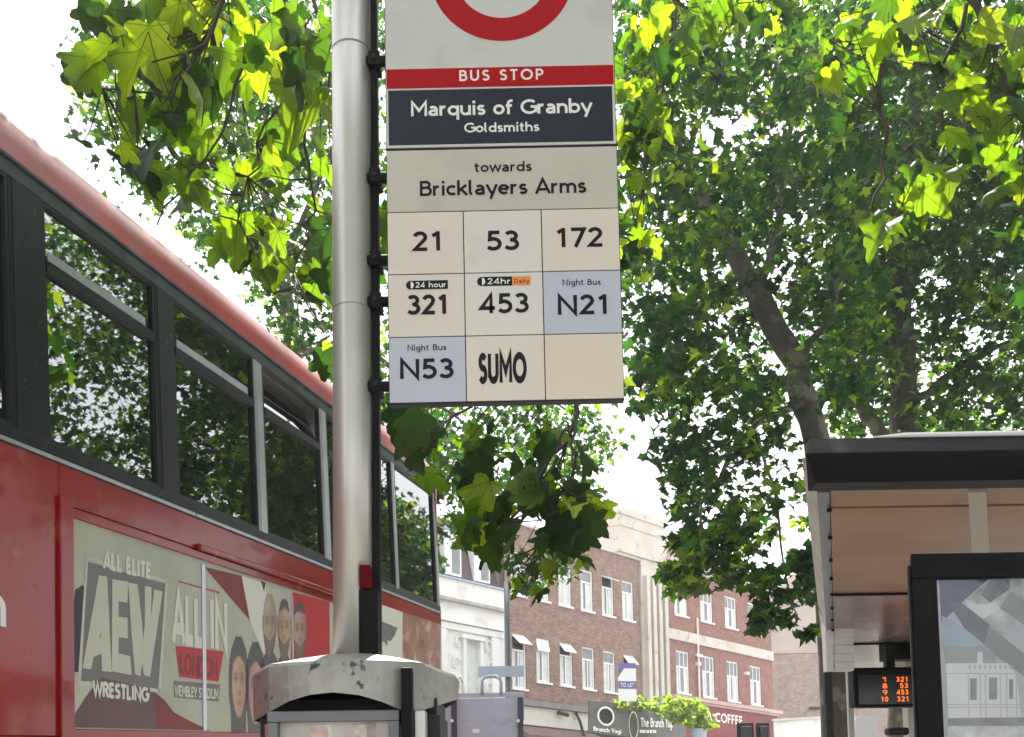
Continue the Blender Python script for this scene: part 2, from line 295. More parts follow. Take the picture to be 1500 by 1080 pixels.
def leaf_mat(name, base, trans, rand_src):
    m = bpy.data.materials.new(name); m.use_nodes = True; t = m.node_tree; b = t.nodes['Principled BSDF']
    b.inputs['Roughness'].default_value = .45; b.inputs['Specular IOR Level'].default_value = .28
    if rand_src == 'object': rn = t.nodes.new('ShaderNodeObjectInfo'); ro_ = rn.outputs['Random']
    else: rn = t.nodes.new('ShaderNodeNewGeometry'); ro_ = rn.outputs['Random Per Island']
    if rand_src == 'island':
        gp = t.nodes.new('ShaderNodeNewGeometry'); n_c = t.nodes.new('ShaderNodeTexNoise'); n_c.inputs['Scale'].default_value = 1.1; n_c.inputs['Detail'].default_value = 3
        t.links.new(gp.outputs['Position'], n_c.inputs['Vector']); m_c = t.nodes.new('ShaderNodeMapRange'); m_c.inputs['From Min'].default_value = .35; m_c.inputs['From Max'].default_value = .65; m_c.inputs['To Min'].default_value = -.6; m_c.inputs['To Max'].default_value = .2
        t.links.new(n_c.outputs['Fac'], m_c.inputs['Value']); a_c = t.nodes.new('ShaderNodeMath'); a_c.use_clamp = True
        t.links.new(ro_, a_c.inputs[0]); t.links.new(m_c.outputs[0], a_c.inputs[1]); ro_ = a_c.outputs[0]
    def ramp(cols):
        c = t.nodes.new('ShaderNodeValToRGB'); e = c.color_ramp.elements
        e[0].color = (*cols[0], 1); e[1].color = (*cols[-1], 1)
        for i, cc in enumerate(cols[1:-1]): k = e.new((i + 1) / (len(cols) - 1)); k.color = (*cc, 1)
        t.links.new(ro_, c.inputs[0]); return c
    c1 = ramp(base); c2 = ramp(trans)
    uv = t.nodes.new('ShaderNodeUVMap'); sp = t.nodes.new('ShaderNodeSeparateXYZ'); t.links.new(uv.outputs[0], sp.inputs[0])
    at2 = t.nodes.new('ShaderNodeMath'); at2.operation = 'ARCTAN2'; t.links.new(sp.outputs[0], at2.inputs[0]); t.links.new(sp.outputs[1], at2.inputs[1])
    md = t.nodes.new('ShaderNodeMath'); md.operation = 'PINGPONG'; md.inputs[1].default_value = R(24); t.links.new(at2.outputs[0], md.inputs[0])
    ln = t.nodes.new('ShaderNodeVectorMath'); ln.operation = 'LENGTH'; t.links.new(uv.outputs[0], ln.inputs[0])
    mu = t.nodes.new('ShaderNodeMath'); mu.operation = 'MULTIPLY'; t.links.new(md.outputs[0], mu.inputs[0]); t.links.new(ln.outputs['Value'], mu.inputs[1])
    lt = t.nodes.new('ShaderNodeMath'); lt.operation = 'LESS_THAN'; lt.inputs[1].default_value = .014; t.links.new(mu.outputs[0], lt.inputs[0])
    def vein(c, f):
        x = t.nodes.new('ShaderNodeMixRGB'); x.blend_type = 'MULTIPLY'; x.inputs[2].default_value = (*f, 1)
        t.links.new(lt.outputs[0], x.inputs[0]); t.links.new(c.outputs[0], x.inputs[1]); return x
    nn = t.nodes.new('ShaderNodeTexNoise'); nn.inputs['Scale'].default_value = 9; t.links.new(uv.outputs[0], nn.inputs['Vector'])
    mr = t.nodes.new('ShaderNodeMapRange'); mr.inputs['To Min'].default_value = .75; mr.inputs['To Max'].default_value = 1.2; t.links.new(nn.outputs['Fac'], mr.inputs['Value'])
    def mot(c):
        x = t.nodes.new('ShaderNodeVectorMath'); x.operation = 'SCALE'; t.links.new(c.outputs[0], x.inputs[0]); t.links.new(mr.outputs[0], x.inputs['Scale']); return x
    t.links.new(mot(vein(c1, (1.5, 1.4, 1.3))).outputs[0], b.inputs['Base Color'])
    tr = t.nodes.new('ShaderNodeBsdfTranslucent'); t.links.new(mot(vein(c2, (.5, .6, .5))).outputs[0], tr.inputs[0])
    x = t.nodes.new('ShaderNodeMixShader'); x.inputs[0].default_value = .6
    t.links.new(b.outputs[0], x.inputs[1]); t.links.new(tr.outputs[0], x.inputs[2]); t.links.new(x.outputs[0], t.nodes['Material Output'].inputs[0])
    MATS[name] = m; return m
L_BASE = [(.022, .05, .014), (.03, .07, .016), (.03, .065, .022), (.05, .09, .02)]
L_TR = [(.05, .14, .008), (.34, .58, .01), (.14, .32, .01), (.60, .76, .02), (.20, .40, .01), (.46, .66, .01)]
m_leaf = leaf_mat('near_leaf', L_BASE, L_TR, 'object')
m_leaf_shade = leaf_mat('shade_leaf', [(.022, .045, .018), (.03, .06, .022), (.035, .065, .03), (.05, .08, .045)], [(.015, .05, .008), (.04, .11, .01), (.025, .07, .01), (.10, .22, .012)], 'object')  # near leaf with shade put into its colours, mostly for the bunch under the flag
m_leaf_far = leaf_mat('crown_leaf', [(.012, .034, .014), (.02, .046, .02), (.016, .045, .012), (.03, .06, .025), (.04, .065, .04)], [(.02, .08, .01), (.05, .16, .01), (.03, .11, .012), (.20, .38, .01), (.42, .58, .02)], 'island')
m_leaf_shrub = leaf_mat('shrub_leaf', [(.10, .18, .03), (.16, .24, .03), (.12, .22, .03)], [(.3, .5, .03), (.5, .62, .05), (.4, .55, .03)], 'island')

# ================================================================== the street frame shared by bus, kerb and pavement
BD = ray(1126, 1090).normalized()                       # direction in which the bus stands
BH = Vector((BD.x, BD.y, 0)).normalized()
BN = Vector((BH.y, -BH.x, 0))                           # from the bus towards the pavement
BU = BN.cross(BD); BU = BU if BU.z > 0 else -BU

# ------------------------------------------------------------------ ground
mb = MB(); mb.poly([(-900, -900, -.15), (900, -900, -.15), (900, 900, -.15), (-900, 900, -.15)]); g = mb.build('ground', m_paving); g['kind'] = 'structure'
def street(s, t, z): p = BH * s + BN * t; return (p.x, p.y, z)
mb = MB(); mb.poly([street(-60, -12, -.12), street(120, -12, -.12), street(120, -2.75, -.12), street(-60, -2.75, -.12)])
o = mb.build('road', m_asphalt); o['kind'] = 'structure'
mb = MB(); mb.box(-60, 90, -2.6, 14, -.14, 0, street); o = mb.build('pavement', m_paving); o['kind'] = 'structure'
mb = MB(); mb.box(-60, 90, -2.75, -2.602, -.14, .006, street); o = mb.build('kerb', m_stone); o['kind'] = 'structure'
mb = MB()
for a in (-3.3, -3.05): mb.poly([street(-60, a, -.116), street(90, a, -.116), street(90, a + .1, -.116), street(-60, a + .1, -.116)])
o = mb.build('road_marking', M('yellow_road_paint', (.6, .42, .05), .8)); o['kind'] = 'structure'

# ================================================================== the double decker bus
BO = EYE - BN * 3.1 + Vector((0, 0, -1.72)); BO = Vector((0, 0, 0)) - BN * 3.1 + Vector((0, 0, -.12))
KT, Z0 = .027, 2.9
BM = Matrix(((BD.x, BN.x, BU.x, BO.x), (BD.y, BN.y, BU.y, BO.y), (BD.z, BN.z, BU.z, BO.z), (0, 0, 0, 1)))
def busc(px, py):                       # where a sight line meets the bus's lower side panel: (along, height)
    rd = ray(px, py); o = EYE - BO; L = -o.dot(BN) / rd.dot(BN); return (o.dot(BD) + L * rd.dot(BD), o.dot(BU) + L * rd.dot(BU))
bus = thing('double_decker_bus', 'red double-decker bus with dark upper windows and a wrestling advert on its side', 'bus', mat=BM)
def T(s, t, z): return (s, t - KT * max(0, z - Z0), z)
SB0, SB1 = -1.4, 9.68
W_Z0, W_Z1 = 3.16, 4.28
bays = [(-1.2, -.35), (-.13, .76), (.9, 1.8), (1.95, 2.78), (2.96, 3.77), (3.99, 4.87), (5.04, 5.965), (6.08, 6.965), (7.08, 7.93), (8.05, 8.45), (8.52, 9.60)]
# lower body panel, in separate sheets
mb = MB()
edges = [SB0, .9, 2.4, 4.05, 6.1, 8.02, SB1]
mb.box(SB0, SB1, -.02, 0, .35, 1.83)
mb.box(SB0, 4.05, -.02, 0, 1.832, 3.075)
mb.box(4.05, 8.0, -.02, 0, 2.90, 3.075); mb.box(4.05, 8.0, -.03, -.006, 1.83, 2.90)
mb.box(8.002, SB1, -.02, 0, 1.832, 3.075)
body = mb.build('body', m_red, bus, bevel=.004)
for s in (.9, 2.4, 4.02):
    pass
mb = MB(); mb.box(SB0, SB1, -2.5, -2.48, .35, 3.1); mb.box(SB1 - .03, SB1, -2.48, -.021, .35, 4.35); mb.box(SB0, SB0 + .03, -2.48, -.021, .35, 4.35)
mb.build('end_wall', m_red, bus)
mb = MB(); mb.box(SB0, SB1, -2.48, -.03, 2.3, 2.42); mb.build('upper_deck_floor', m_charcoal, bus)
mb = MB(); mb.box(SB0, SB1, -2.48, -.03, .34, .5); mb.build('chassis', m_black, bus)
for s_ in (1.3, 2.75):
    mb = MB(); mb.box(s_, s_ + .006, .0, .0015, .4, 3.07); mb.build('panel_seam', m_black, body)
for s_ in (4.9, 5.98, 6.98, 8.05):
    mb = MB(); mb.box(s_, s_ + .004, .0, .0015, 2.94, 3.07, T); mb.build('panel_seam', m_black, body)
# moulding round the advert
mb = MB()
mb.box(4.04, 4.13, 0, .018, 1.80, 2.93, T); mb.box(4.13, 8.0, 0, .014, 2.845, 2.885, T); mb.box(4.13, 8.0, 0, .010, 1.80, 1.865, T)
mb.build('advert_frame', m_red, bus, bevel=.003)
mb = MB(); mb.box(5.2, 7.98, 0, .03, 2.89, 2.93, T); mb.build('waist_moulding', m_red, bus, smooth=False, bevel=.010)
# window band: pillars, sill rail, cant rail
mb = MB(); mb.box(SB0, SB1, -.04, .004, 3.077, W_Z0, T); mb.build('window_sill_rail', m_rubber, bus, bevel=.004)
mb = MB(); mb.box(SB0, SB1, -.04, .004, W_Z1, 4.375, T); mb.box(SB0, SB1, .004, .014, 4.352, 4.368, T); mb.build('cant_rail', m_trim, bus, bevel=.004)
mb = MB(); mb.box(SB0, SB1, .006, .012, 3.082, 3.10, T); mb.build('sill_trim', m_silver, bus)
prev = SB0
for i, (a, b) in enumerate(bays + [(SB1, SB1)]):
    mb = MB(); wl = prev + .002; wr = a - .002
    mb.box(wl, wr, -.05, .002, W_Z0, W_Z1, T)
    if wr - wl > .05: mb.box(wl + .02, wl + .032, .002, .006, W_Z0, W_Z1, T)
    mb.build('window_pillar', m_silver if (i >= 7 and wr - wl < .14) else m_rubber, bus, bevel=.003)
    prev = b
for i, (a, b) in enumerate(bays):
    mb = MB(); e = .018                                   # frame
    for (x0, x1, y0, y1) in ((a, b, W_Z0, W_Z0 + e), (a, b, W_Z1 - e, W_Z1), (a, a + e, W_Z0 + e, W_Z1 - e), (b - e, b, W_Z0 + e, W_Z1 - e)):
        mb.box(x0, x1, -.03, .0, y0, y1, T)
    if i in (1, 3, 5, 6, 7, 8): mb.box(a + e, b - e, -.03, .006, 3.955, 4.005, T)
    win = mb.build('window', m_rubber, bus)
    if i in (5, 6): mb = MB(); mb.box(a + e + .01, b - .10, .001, .008, 4.008, 4.052, T); mb.build('vent_bar', m_ventbar, win)
    if i in (1, 3, 5, 6, 7, 8):
        mb = MB(); mb.poly([T(a + e, -.02, W_Z0 + e), T(b - e, -.02, W_Z0 + e), T(b - e, -.02, 3.955), T(a + e, -.02, 3.955)]); mb.build('pane', m_glass, win)
        mb = MB(); op = .0 if i != 7 else -.10
        mb.poly([T(a + e, -.016, 4.005), T(b - e, -.016, 4.005), T(b - e, -.016 + op, W_Z1 - e), T(a + e, -.016 + op, W_Z1 - e)]); mb.build('pane', m_glass, win)
    else:
        mb = MB(); mb.poly([T(a + e, -.02, W_Z0 + e), T(b - e, -.02, W_Z0 + e), T(b - e, -.02, W_Z1 - e), T(a + e, -.02, W_Z1 - e)]); mb.build('pane', m_glass, win)
# roof with rounded shoulder
mb = MB(); prof = []
for k in range(9):
    a = math.pi / 2 * k / 8; prof.append((-.038 - .20 + .20 * math.cos(a), 4.395 + .275 * math.sin(a)))
prof = [(-.034, 4.376)] + prof; prof += [(-1.25, 4.75)] + [(-2.5 - q[0], q[1]) for q in reversed(prof)]
ss = [SB0 + .1 * 0] + [SB0 + (SB1 - SB0) * k / 10 for k in range(1, 11)]
base = len(mb.v)
for s in ss: mb.v += [(s, t, z) for t, z in prof]
n = len(prof)
for i in range(len(ss) - 1):
    for k in range(n - 1): mb.f.append((i * n + k, i * n + k + 1, (i + 1) * n + k + 1, (i + 1) * n + k)); mb.uv += [(0, 0)] * 4; mb.mi.append(0)
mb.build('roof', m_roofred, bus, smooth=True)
mb = MB(); mb.box(SB0 + .03, SB1 - .03, -2.42, -.1, 4.36, 4.38); mb.build('ceiling', m_inner, bus)
# coving light strip inside, far side windows
mb = MB()
mb.poly([(SB0 + .03, -.09, 4.12), (SB1 - .03, -.09, 4.12), (SB1 - .03, -.34, 4.355), (SB0 + .03, -.34, 4.355)]); 
mb.build('cove_panel', m_rail, bus)
mb = MB(); mb.box(SB0, SB1, -2.5, -2.46, 3.1, 3.3); mb.box(SB0, SB1, -2.46, -2.42, 4.1, 4.42)
for k in range(12): s = SB0 + .93 * k; mb.box(s, s + .16, -2.5, -2.46, 3.3, 4.1)
mb.build('far_side_frame', m_rubber, bus)
for k in range(10):
    s = 0.2 + .93 * k
    if s > 9.2: break
    for tt in (-.55, -1.9):
        mb = MB(); mb.box(s, s + .09, tt - .42, tt + .42, 2.9, 3.42); mb.box(s + .05, s + .5, tt - .42, tt + .42, 2.84, 2.94); mb.build('seat', m_seat, bus, bevel=.03)
for a, b in ((3.95, 4.42), (4.52, 4.88), (5.2, 5.8), (6.2, 6.9)):
    mb = MB(); mb.tube([(a, -.10, 3.45), (b, -.10, 3.45)], .012); mb.build('handrail', m_rail, bus)
for s in (4.35, 6.2, 8.1):
    mb = MB(); mb.tube([(s, -1.0, 2.42), (s, -1.0, 4.36)], .018); mb.build('grab_pole', m_rail, bus)
# wheels (below the picture)
for s in (.6, 7.6):
    mb = MB(); mb.tube([(s, -.28, .48), (s, -.01, .48)], .48, 24); wh = mb.build('wheel', m_black, bus)
    mb = MB(); mb.tube([(s, -.01, .48), (s, .0, .48)], .27, 20); mb.build('rim', m_silver, wh)
# --- advert print
ALV = [0]
def ap(px, py, lift=0): s, z = busc(px, py); return (s, .0 + lift, z)
ZA = lambda x, y: (90 + x / 3.177, 740 + y / 3.177)
ad_bg = M('advert_pale_print', (.44, .45, .37), .3, 0, .16, 1.1, 0, coat=0, spec=.15)
ad_cols = dict(grey=M('advert_grey_print', (.17, .165, .165), .3, 0, .12, 3, coat=0, spec=.15), dark=M('advert_dark_print', (.03, .035, .055), .3, coat=0, spec=.15), plum=M('advert_plum_print', (.13, .075, .075), .3, 0, .25, 2.5, coat=0, spec=.15),
    letter=M('advert_letter_print', (.53, .53, .44), .3, 0, .03, 3, coat=0, spec=.15), red=M('advert_red_print', (.46, .03, .035), .3, 0, .1, 4, coat=0, spec=.15), dred=M('advert_deep_red_print', (.20, .025, .03), .3, 0, .2, 4, coat=0, spec=.15),
    skin=M('advert_skin_print', (.46, .27, .18), .35, 0, .2, 9, coat=0, spec=.15), skin2=M('advert_shaded_skin_print', (.30, .16, .11), .35, 0, .25, 9, coat=0, spec=.15), hair=M('advert_hair_print', (.03, .022, .02), .35, 0, .3, 9, coat=0, spec=.15), white=M('advert_white_print', (.66, .66, .60), .3, 0, .04, 2, coat=0, spec=.15), strip=M('advert_joint_strip', (.46, .47, .52), .2, .3, .05, 5))
mb = MB(); a0 = ap(*ZA(20, 1040)); 
mb.box(4.131, 7.998, -.006, .003, 1.866, 2.844); advert = mb.build('advert_panel', ad_bg, bus)
def adpoly(pts, mat, lift, z=True, name='advert_print', src=ZA):
    mb = MB(); mb.poly([ap(*src(*p), lift) for p in pts]); return mb.build(name, mat, advert)
adpoly([(60, 395), (95, 372), (125, 400), (150, 470), (150, 640), (95, 775), (35, 780)], ad_cols['dark'], .0036)
adpoly([(112, 262), (482, 368), (446, 866), (84, 826)], ad_cols['grey'], .0040)
adpoly([(20, 1034), (112, 890), (182, 800), (300, 830), (430, 868), (480, 912), (520, 965), (600, 1008), (690, 1050)], ad_cols['plum'], .0044)
adpoly([(430, 875), (480, 912), (520, 965), (600, 1008), (690, 1050), (440, 1043)], ad_cols['dred'], .0046)
FR = [[(110, 238), (188, 262), (187, 276), (118, 255)], [(410, 325), (492, 352), (490, 366), (410, 340)], [(110, 238), (121, 242), (86, 822), (72, 820)], [(481, 350), (492, 352), (458, 872), (446, 870)],
      [(70, 818), (135, 822), (134, 842), (70, 838)], [(408, 850), (458, 858), (457, 874), (408, 868)]]
mb = MB()
for q in FR: mb.poly([ap(*ZA(*p), .0050) for p in q])
LET = [  # three tall condensed capitals with a forward lean
 [(170, 328), (208, 333), (212, 420), (178, 600), (150, 680), (134, 765), (94, 758)], [(190, 335), (208, 333), (230, 777), (184, 772), (180, 560)], [(140, 655), (182, 610), (184, 690), (136, 712)],
 [(232, 345), (262, 350), (262, 780), (230, 774)], [(262, 350), (306, 356), (303, 455), (262, 448)], [(262, 520), (303, 525), (304, 622), (262, 615)], [(262, 690), (316, 704), (322, 792), (262, 780)],
 [(306, 360), (350, 370), (372, 560), (378, 700), (362, 798), (338, 786), (322, 600)], [(384, 376), (416, 384), (412, 560), (428, 640), (408, 800), (380, 792), (366, 700), (384, 560)], [(428, 394), (467, 402), (408, 800), (392, 700)]]
for k, q in enumerate(LET): mb.poly([ap(*ZA(*p), .0050 + .0001 * (k % 4)) for p in q])
mb.build('advert_lettering', ad_cols['letter'], advert)
def ad_text(txt, p0, p1, ph, mat, wt=.26, track=.1, lift=.0054, src=ZA, nm='advert_lettering'):
    s0, z0 = busc(*src(*p0)); s1, z1 = busc(*src(*p1)); _, zt = busc(*src(*ph)); mb = MB(); hh = zt - z0
    text(mb, txt, s0, s1, z0, hh, wt, track, lambda x, y, l: (x, l, y + (x - s0) / (s1 - s0) * (z1 - z0)), lift, True); return mb.build(nm, mat, advert)
ad_text('ALL ELITE', (192, 293), (412, 344), (192, 215), ad_cols['white'])
ad_text('WRESTLING', (143, 888), (400, 915), (143, 818), ad_cols['white'])
ad_text('ALL', (515, 635), (652, 660), (515, 408), ad_cols['white'], .24)
ad_text('IN', (690, 665), (768, 680), (690, 438), ad_cols['white'], .24)
adpoly([(528, 655), (752, 682), (728, 822), (545, 800)], ad_cols['red'], .0048)
ad_text('LONDON', (548, 785), (722, 805), (548, 690), ad_cols['dred'], .2)
adpoly([(520, 818), (735, 835), (730, 915), (522, 895)], ad_cols['grey'], .0042)
ad_text('WEMBLEY STADIUM', (524, 888), (726, 905), (524, 838), ad_cols['white'], .2, .08)
mb = MB(); mb.poly([ap(*ZA(*p), .005) for p in ((540, 352), (735, 405), (735, 412), (540, 358))]); mb.build('advert_print', ad_cols['red'], advert)
adpoly([(662, 288), (835, 330), (873, 535)], ad_cols['dred'], .0048)
adpoly([(835, 330), (950, 366), (945, 700), (880, 560)], ad_cols['white'], .0042)
adpoly([(925, 352), (948, 362), (940, 405)], ad_cols['dark'], .0048)
adpoly([(1072, 405), (1245, 450), (1250, 1060), (1060, 1050)], ad_cols['red'], .0042)
m_face = bpy.data.materials.new('printed_photo'); m_face.use_nodes = True
_t = m_face.node_tree; _a = _t.nodes.new('ShaderNodeVertexColor'); _a.layer_name = 'print'; _t.links.new(_a.outputs[0], _t.nodes['Principled BSDF'].inputs['Base Color']); _t.nodes['Principled BSDF'].inputs['Roughness'].default_value = .35
def portrait(cx, cy, w_, h_, bald=False, beard=True, long=False, side=1):
    def G_(x, y, a, b): return math.exp(-(x / a) ** 2 - (y / b) ** 2)
    jit = random.Random(int(cx)); sk = [c * jit.uniform(.85, 1.1) for c in (.44, .25, .17)]
    def colour(u, v):                       # u,v in -1..1 over the head, v downward
        r_ = (u / (.80 - .18 * max(0, v))) ** 2 + (v / .86) ** 2
        hair = (.022, .016, .014); n_ = .5 + .5 * math.sin(19 * u + 7 * v + cx) * math.sin(13 * v - 5 * u)
        if long:
            if (u / 1.0) ** 2 + ((v + .05) / 1.02) ** 2 > 1 and not (v > .3 and abs(u) < .75): return None
            if r_ > .78 or v < -.62 + .25 * abs(u): return mixc(hair, (.09, .05, .035), n_ * (.7 if v > 0 else .3))
        elif r_ > 1:
            if v > .72 and abs(u) < .4 + (v - .7) * 2: return (.03, .03, .04)
            return None
        k = .62 + .5 * (u * side * -.5 + .5) - .35 * max(0, abs(u) - .45); c = [q * k for q in sk]
        for ex in (-.32, .32):
            d = .72 * G_(u - ex, v + .10, .19, .075) + .55 * G_(u - ex, v + .22, .22, .035); c = list(mixc(c, (.02, .014, .012), min(.93, d)))
        c = list(mixc(c, (.10, .045, .03), .75 * G_(u - .06 * side, v - .22, .17, .05) + .35 * G_(u - .10 * side, v - .05, .05, .16)))
        c = list(mixc(c, (.62, .42, .33), .5 * G_(u + .04 * side, v - .08, .05, .12) + .3 * G_(u + .2 * side, v + .5, .3, .15)))
        c = list(mixc(c, (.16, .05, .045), .8 * G_(u, v - .44, .24, .045)))
        if beard and (v > .26 + .12 * math.cos(u * 3)) : c = list(mixc(c, hair, (.55 + .35 * n_) * (1 - .7 * G_(u, v - .44, .2, .05))))
        if not bald and not long and v < -.52 + .22 * abs(u) ** 2 - .1 * n_: c = list(mixc(hair, (.07, .05, .04), n_ * .5))
        if abs(u) > .66: c = list(mixc(c, hair, .35))
        return tuple(c)
    NX, NY = 26, 44; vs = []; fs = []; cs = []
    for j in range(NY):
        for i in range(NX):
            u = -1.05 + 2.1 * (i + .5) / NX; v = -1.05 + 2.3 * (j + .5) / NY; c = colour(u, v)
            if c is None: continue
            b_ = len(vs)
            for du, dv in ((0, 0), (1, 0), (1, 1), (0, 1)):
                uu = -1.05 + 2.1 * (i + du) / NX; vv = -1.05 + 2.3 * (j + dv) / NY; vs.append(ap(*ZA(cx + uu * w_ * .5, cy + vv * h_ * .47), .0053)); cc = colour(uu, vv) or c; cs += [*cc, 1]
            fs.append((b_, b_ + 1, b_ + 2, b_ + 3))
    me = bpy.data.meshes.new('advert_portrait'); me.from_pydata(vs, [], fs); ca = me.color_attributes.new('print', 'FLOAT_COLOR', 'CORNER'); ca.data.foreach_set('color', cs); me.materials.append(m_face)
    o = bpy.data.objects.new('advert_portrait', me); COL.objects.link(o); o.parent = advert
portrait(966, 560, 82, 370, bald=True); portrait(1034, 580, 74, 360, side=-1); portrait(1106, 590, 76, 350)
portrait(822, 830, 92, 440, long=True, beard=False); portrait(900, 860, 92, 450, long=True, beard=False, side=-1)
for a, b in (((655, 275), (622, 1050)), ((1070, 425), (1058, 1060))):
    mb = MB(); p = ap(*ZA(*a)); q = ap(*ZA(*b)); w2 = .018 if a[0] < 700 else .012
    mb.box(p[0] - w2, p[0] + w2, .003, .009, q[2], p[2]); mb.build('joint_strip', ad_cols['strip'], advert, bevel=.002)
# second advert, rear section of the bus
mb = MB(); mb.box(8.0, SB1 - .02, 0, .004, 1.9, 2.96); ad2 = mb.build('advert_panel', ad_cols['white'], bus)
PX = lambda x, y: (x, y)
def ad2poly(pts, mat, lift):
    mb = MB(); mb.poly([ap(*p, lift) for p in pts]); mb.build('advert_print', mat, ad2)
ad2poly([(553, 908), (582, 920), (577, 932), (571, 940), (567, 938), (566, 948), (562, 940), (553, 943)], ad_cols['grey'], .0048)
ad2poly([(589, 897), (645, 915), (645, 1010), (589, 1000)], M('advert_brown_print', (.36, .17, .12), .25, 0, .5, 5, 0, coat=.5, spots=(.62, .5, .44), spot_scale=5), .0048)
# fleet lettering at the left edge
mb = MB(); s0, z0 = busc(-30, 913); s1, z1 = busc(6, 913); _, zt = busc(6, 850)
text(mb, 'n', s0, s1 + .01, z0, (zt - z0) * 1.0, .17, .1, lambda x, y, l: (x, l, y), .004); mb.build('lettering', m_inkw, body)

# ================================================================== the bus stop: pole, flag and timetable post
stop = thing('bus_stop', 'tall metal bus stop with its hanging route flag and timetable post', 'bus stop', loc=(0, 0, 0))
PY = 2.27; pc = at(516, 500, PY); PXx = pc.x
mb = MB(); mb.tube([(PXx, PY, 1.84), (PXx, PY, 2.42), (PXx, PY, 3.0), (PXx, PY, 3.75)], .0445, 32)
mb.build('pole', m_alu, stop, smooth=False).data.polygons.foreach_set('use_smooth', [True] * 96 + [False] * 2)
for z in (at(516, 77, PY).z, at(516, 456, PY).z):
    mb = MB(); mb.tube([(PXx, PY, z - .0016), (PXx, PY, z + .0016)], .0452, 32); mb.build('pole_joint', M('joint_shadowed_steel', (.30, .30, .29), .5, .5), stop)
# rail and clamps
rx0 = at(547, 300, PY).x; rx1 = at(557, 300, PY).x
mb = MB(); mb.box(rx0 - .004, rx1 - .004, PY - .012, PY + .02, 1.9, 3.75); mb.build('mounting_rail', m_black, stop, bevel=.002)
fx0 = at(571, 400, 2.24).x
for py in (97, 267, 387, 447, 570):
    z = at(558, py, PY).z; mb = MB(); mb.tube([(rx0 - .012, PY - .016, z), (fx0 + .004, PY - .016, z)], .0125, 12); mb.box(rx0 - .006, rx1 + .004, PY - .03, PY + .02, z - .017, z + .017); mb.build('bracket', m_black, stop, bevel=.002)
    mb = MB(); mb.tube([(rx0 + .006, PY - .035, z), (rx0 + .006, PY - .030, z)], .005, 6); mb.build('bolt', m_charcoal, stop)
# red block and black cable guard on the pole
q0 = at(526, 843, 2.22); q1 = at(542, 843, 2.22)
mb = MB(); mb.box(q0.x, q1.x, 2.222, 2.262, at(536, 861, 2.22).z, at(536, 827, 2.22).z); mb.build('red_tag', M('dull_red_tag', (.11, .006, .006), .7, 0, .2, 40, spec=.05), stop, bevel=.002)
mb = MB(); mb.box(q0.x - .002, at(553, 900, 2.22).x, 2.226, 2.30, 1.86, at(536, 862, 2.22).z); mb.build('cable_guard', m_black, stop, bevel=.004)
# flag frame
FT = R(.3); FU = Vector((math.cos(FT), 0, math.sin(FT))); FV = Vector((-math.sin(FT), 0, math.cos(FT))); FO = at(571, 590, 2.24)
def fl(px, py):
    p = at(px, py, 2.24) - FO; return (p.dot(FU), p.dot(FV))
def fp(x, y, l=0): return FO + FU * x + FV * y + Vector((0, -l, 0))
FWD = (fl(912, 583)[0] + fl(901, 95)[0]) / 2
zt = {k: (fl(571, a)[1] + fl(905, b)[1]) / 2 for k, (a, b) in dict(bot=(592, 583), r3=(494, 489), r2=(402, 397), r1=(311, 306), pan=(220, 215), dk0=(217, 211), dk1=(133, 126), rb0=(131, 124), rb1=(103, 95)).items()}
def flbox(mb, x0, x1, y0, y1, l0, l1): mb.box(x0, x1, l0, l1, y0, y1, lambda x, l, y: fp(x, y, l))
mb = MB(); flbox(mb, -.002, FWD + .002, zt['bot'] - .002, zt['bot'] + 1.1, -.028, -.002); mb.build('flag_case', m_charcoal, stop, bevel=.002)
mb = MB(); flbox(mb, 0, FWD, zt['dk0'] - .0, zt['bot'] + 1.09, -.002, .001); topp = mb.build('name_panel', m_signwhite, stop, bevel=.001)
mb = MB(); flbox(mb, .0015, FWD - .0015, zt['rb0'], zt['rb1'], .001, .0014); mb.build('red_band', m_signred, topp)
mb = MB(); flbox(mb, .005, FWD - .006, zt['dk0'] + .006, zt['dk1'] - .001, .001, .0014); mb.build('dark_band', m_signdark, topp)
def ftext(txt, x0, x1, yb, ch, mat, wt, track, par, nm='lettering', lift=.0018, squash=False):
    a = fl(x0, yb)[0]; b = fl(x1, yb)[0]; y = (fl(x0, yb)[1] + fl(x1, yb)[1]) / 2; k = .5 / 338
    mb = MB(); text(mb, txt, a, b, y, ch * 2.24 / 1500, wt, track, fp, lift, squash); return mb.build(nm, mat, par)
ftext('BUS STOP', 673, 796, 118.5, 17.5, m_inkw, .18, .26, topp)
ftext('Marquis of Granby', 602, 867, 168.5, 23.5, m_inkw, .175, .05, topp)
ftext('Goldsmiths', 680, 790, 194, 15.5, m_inkw, .18, .07, topp)
# roundel
rc = fl(735, -39); k = 2.24 / 1500
mb = MB(); N = 72
for i in range(N):
    a0, a1 = 2 * math.pi * i / N, 2 * math.pi * (i + 1) / N
    mb.poly([fp(rc[0] + math.cos(a) * rr * k, rc[1] + math.sin(a) * rr * k, .0015) for a, rr in ((a0, 112), (a1, 112), (a1, 74), (a0, 74))])
mb.build('roundel_ring', m_signred, topp)
mb = MB(); flbox(mb, rc[0] - 135 * k, rc[0] + 135 * k, rc[1] - 22 * k, rc[1] + 22 * k, .0015, .0022); mb.build('roundel_bar', m_signred, topp)
# 'towards' panel
mb = MB(); flbox(mb, 0, FWD, zt['r1'] + .0012, zt['pan'] - .001, -.002, .001); tw = mb.build('destination_panel', m_towards, stop, bevel=.001)
ftext('towards', 695, 779, 252, 16, m_ink, .18, .07, tw)
ftext('Bricklayers Arms', 615, 859, 285.5, 24, m_ink, .175, .05, tw)
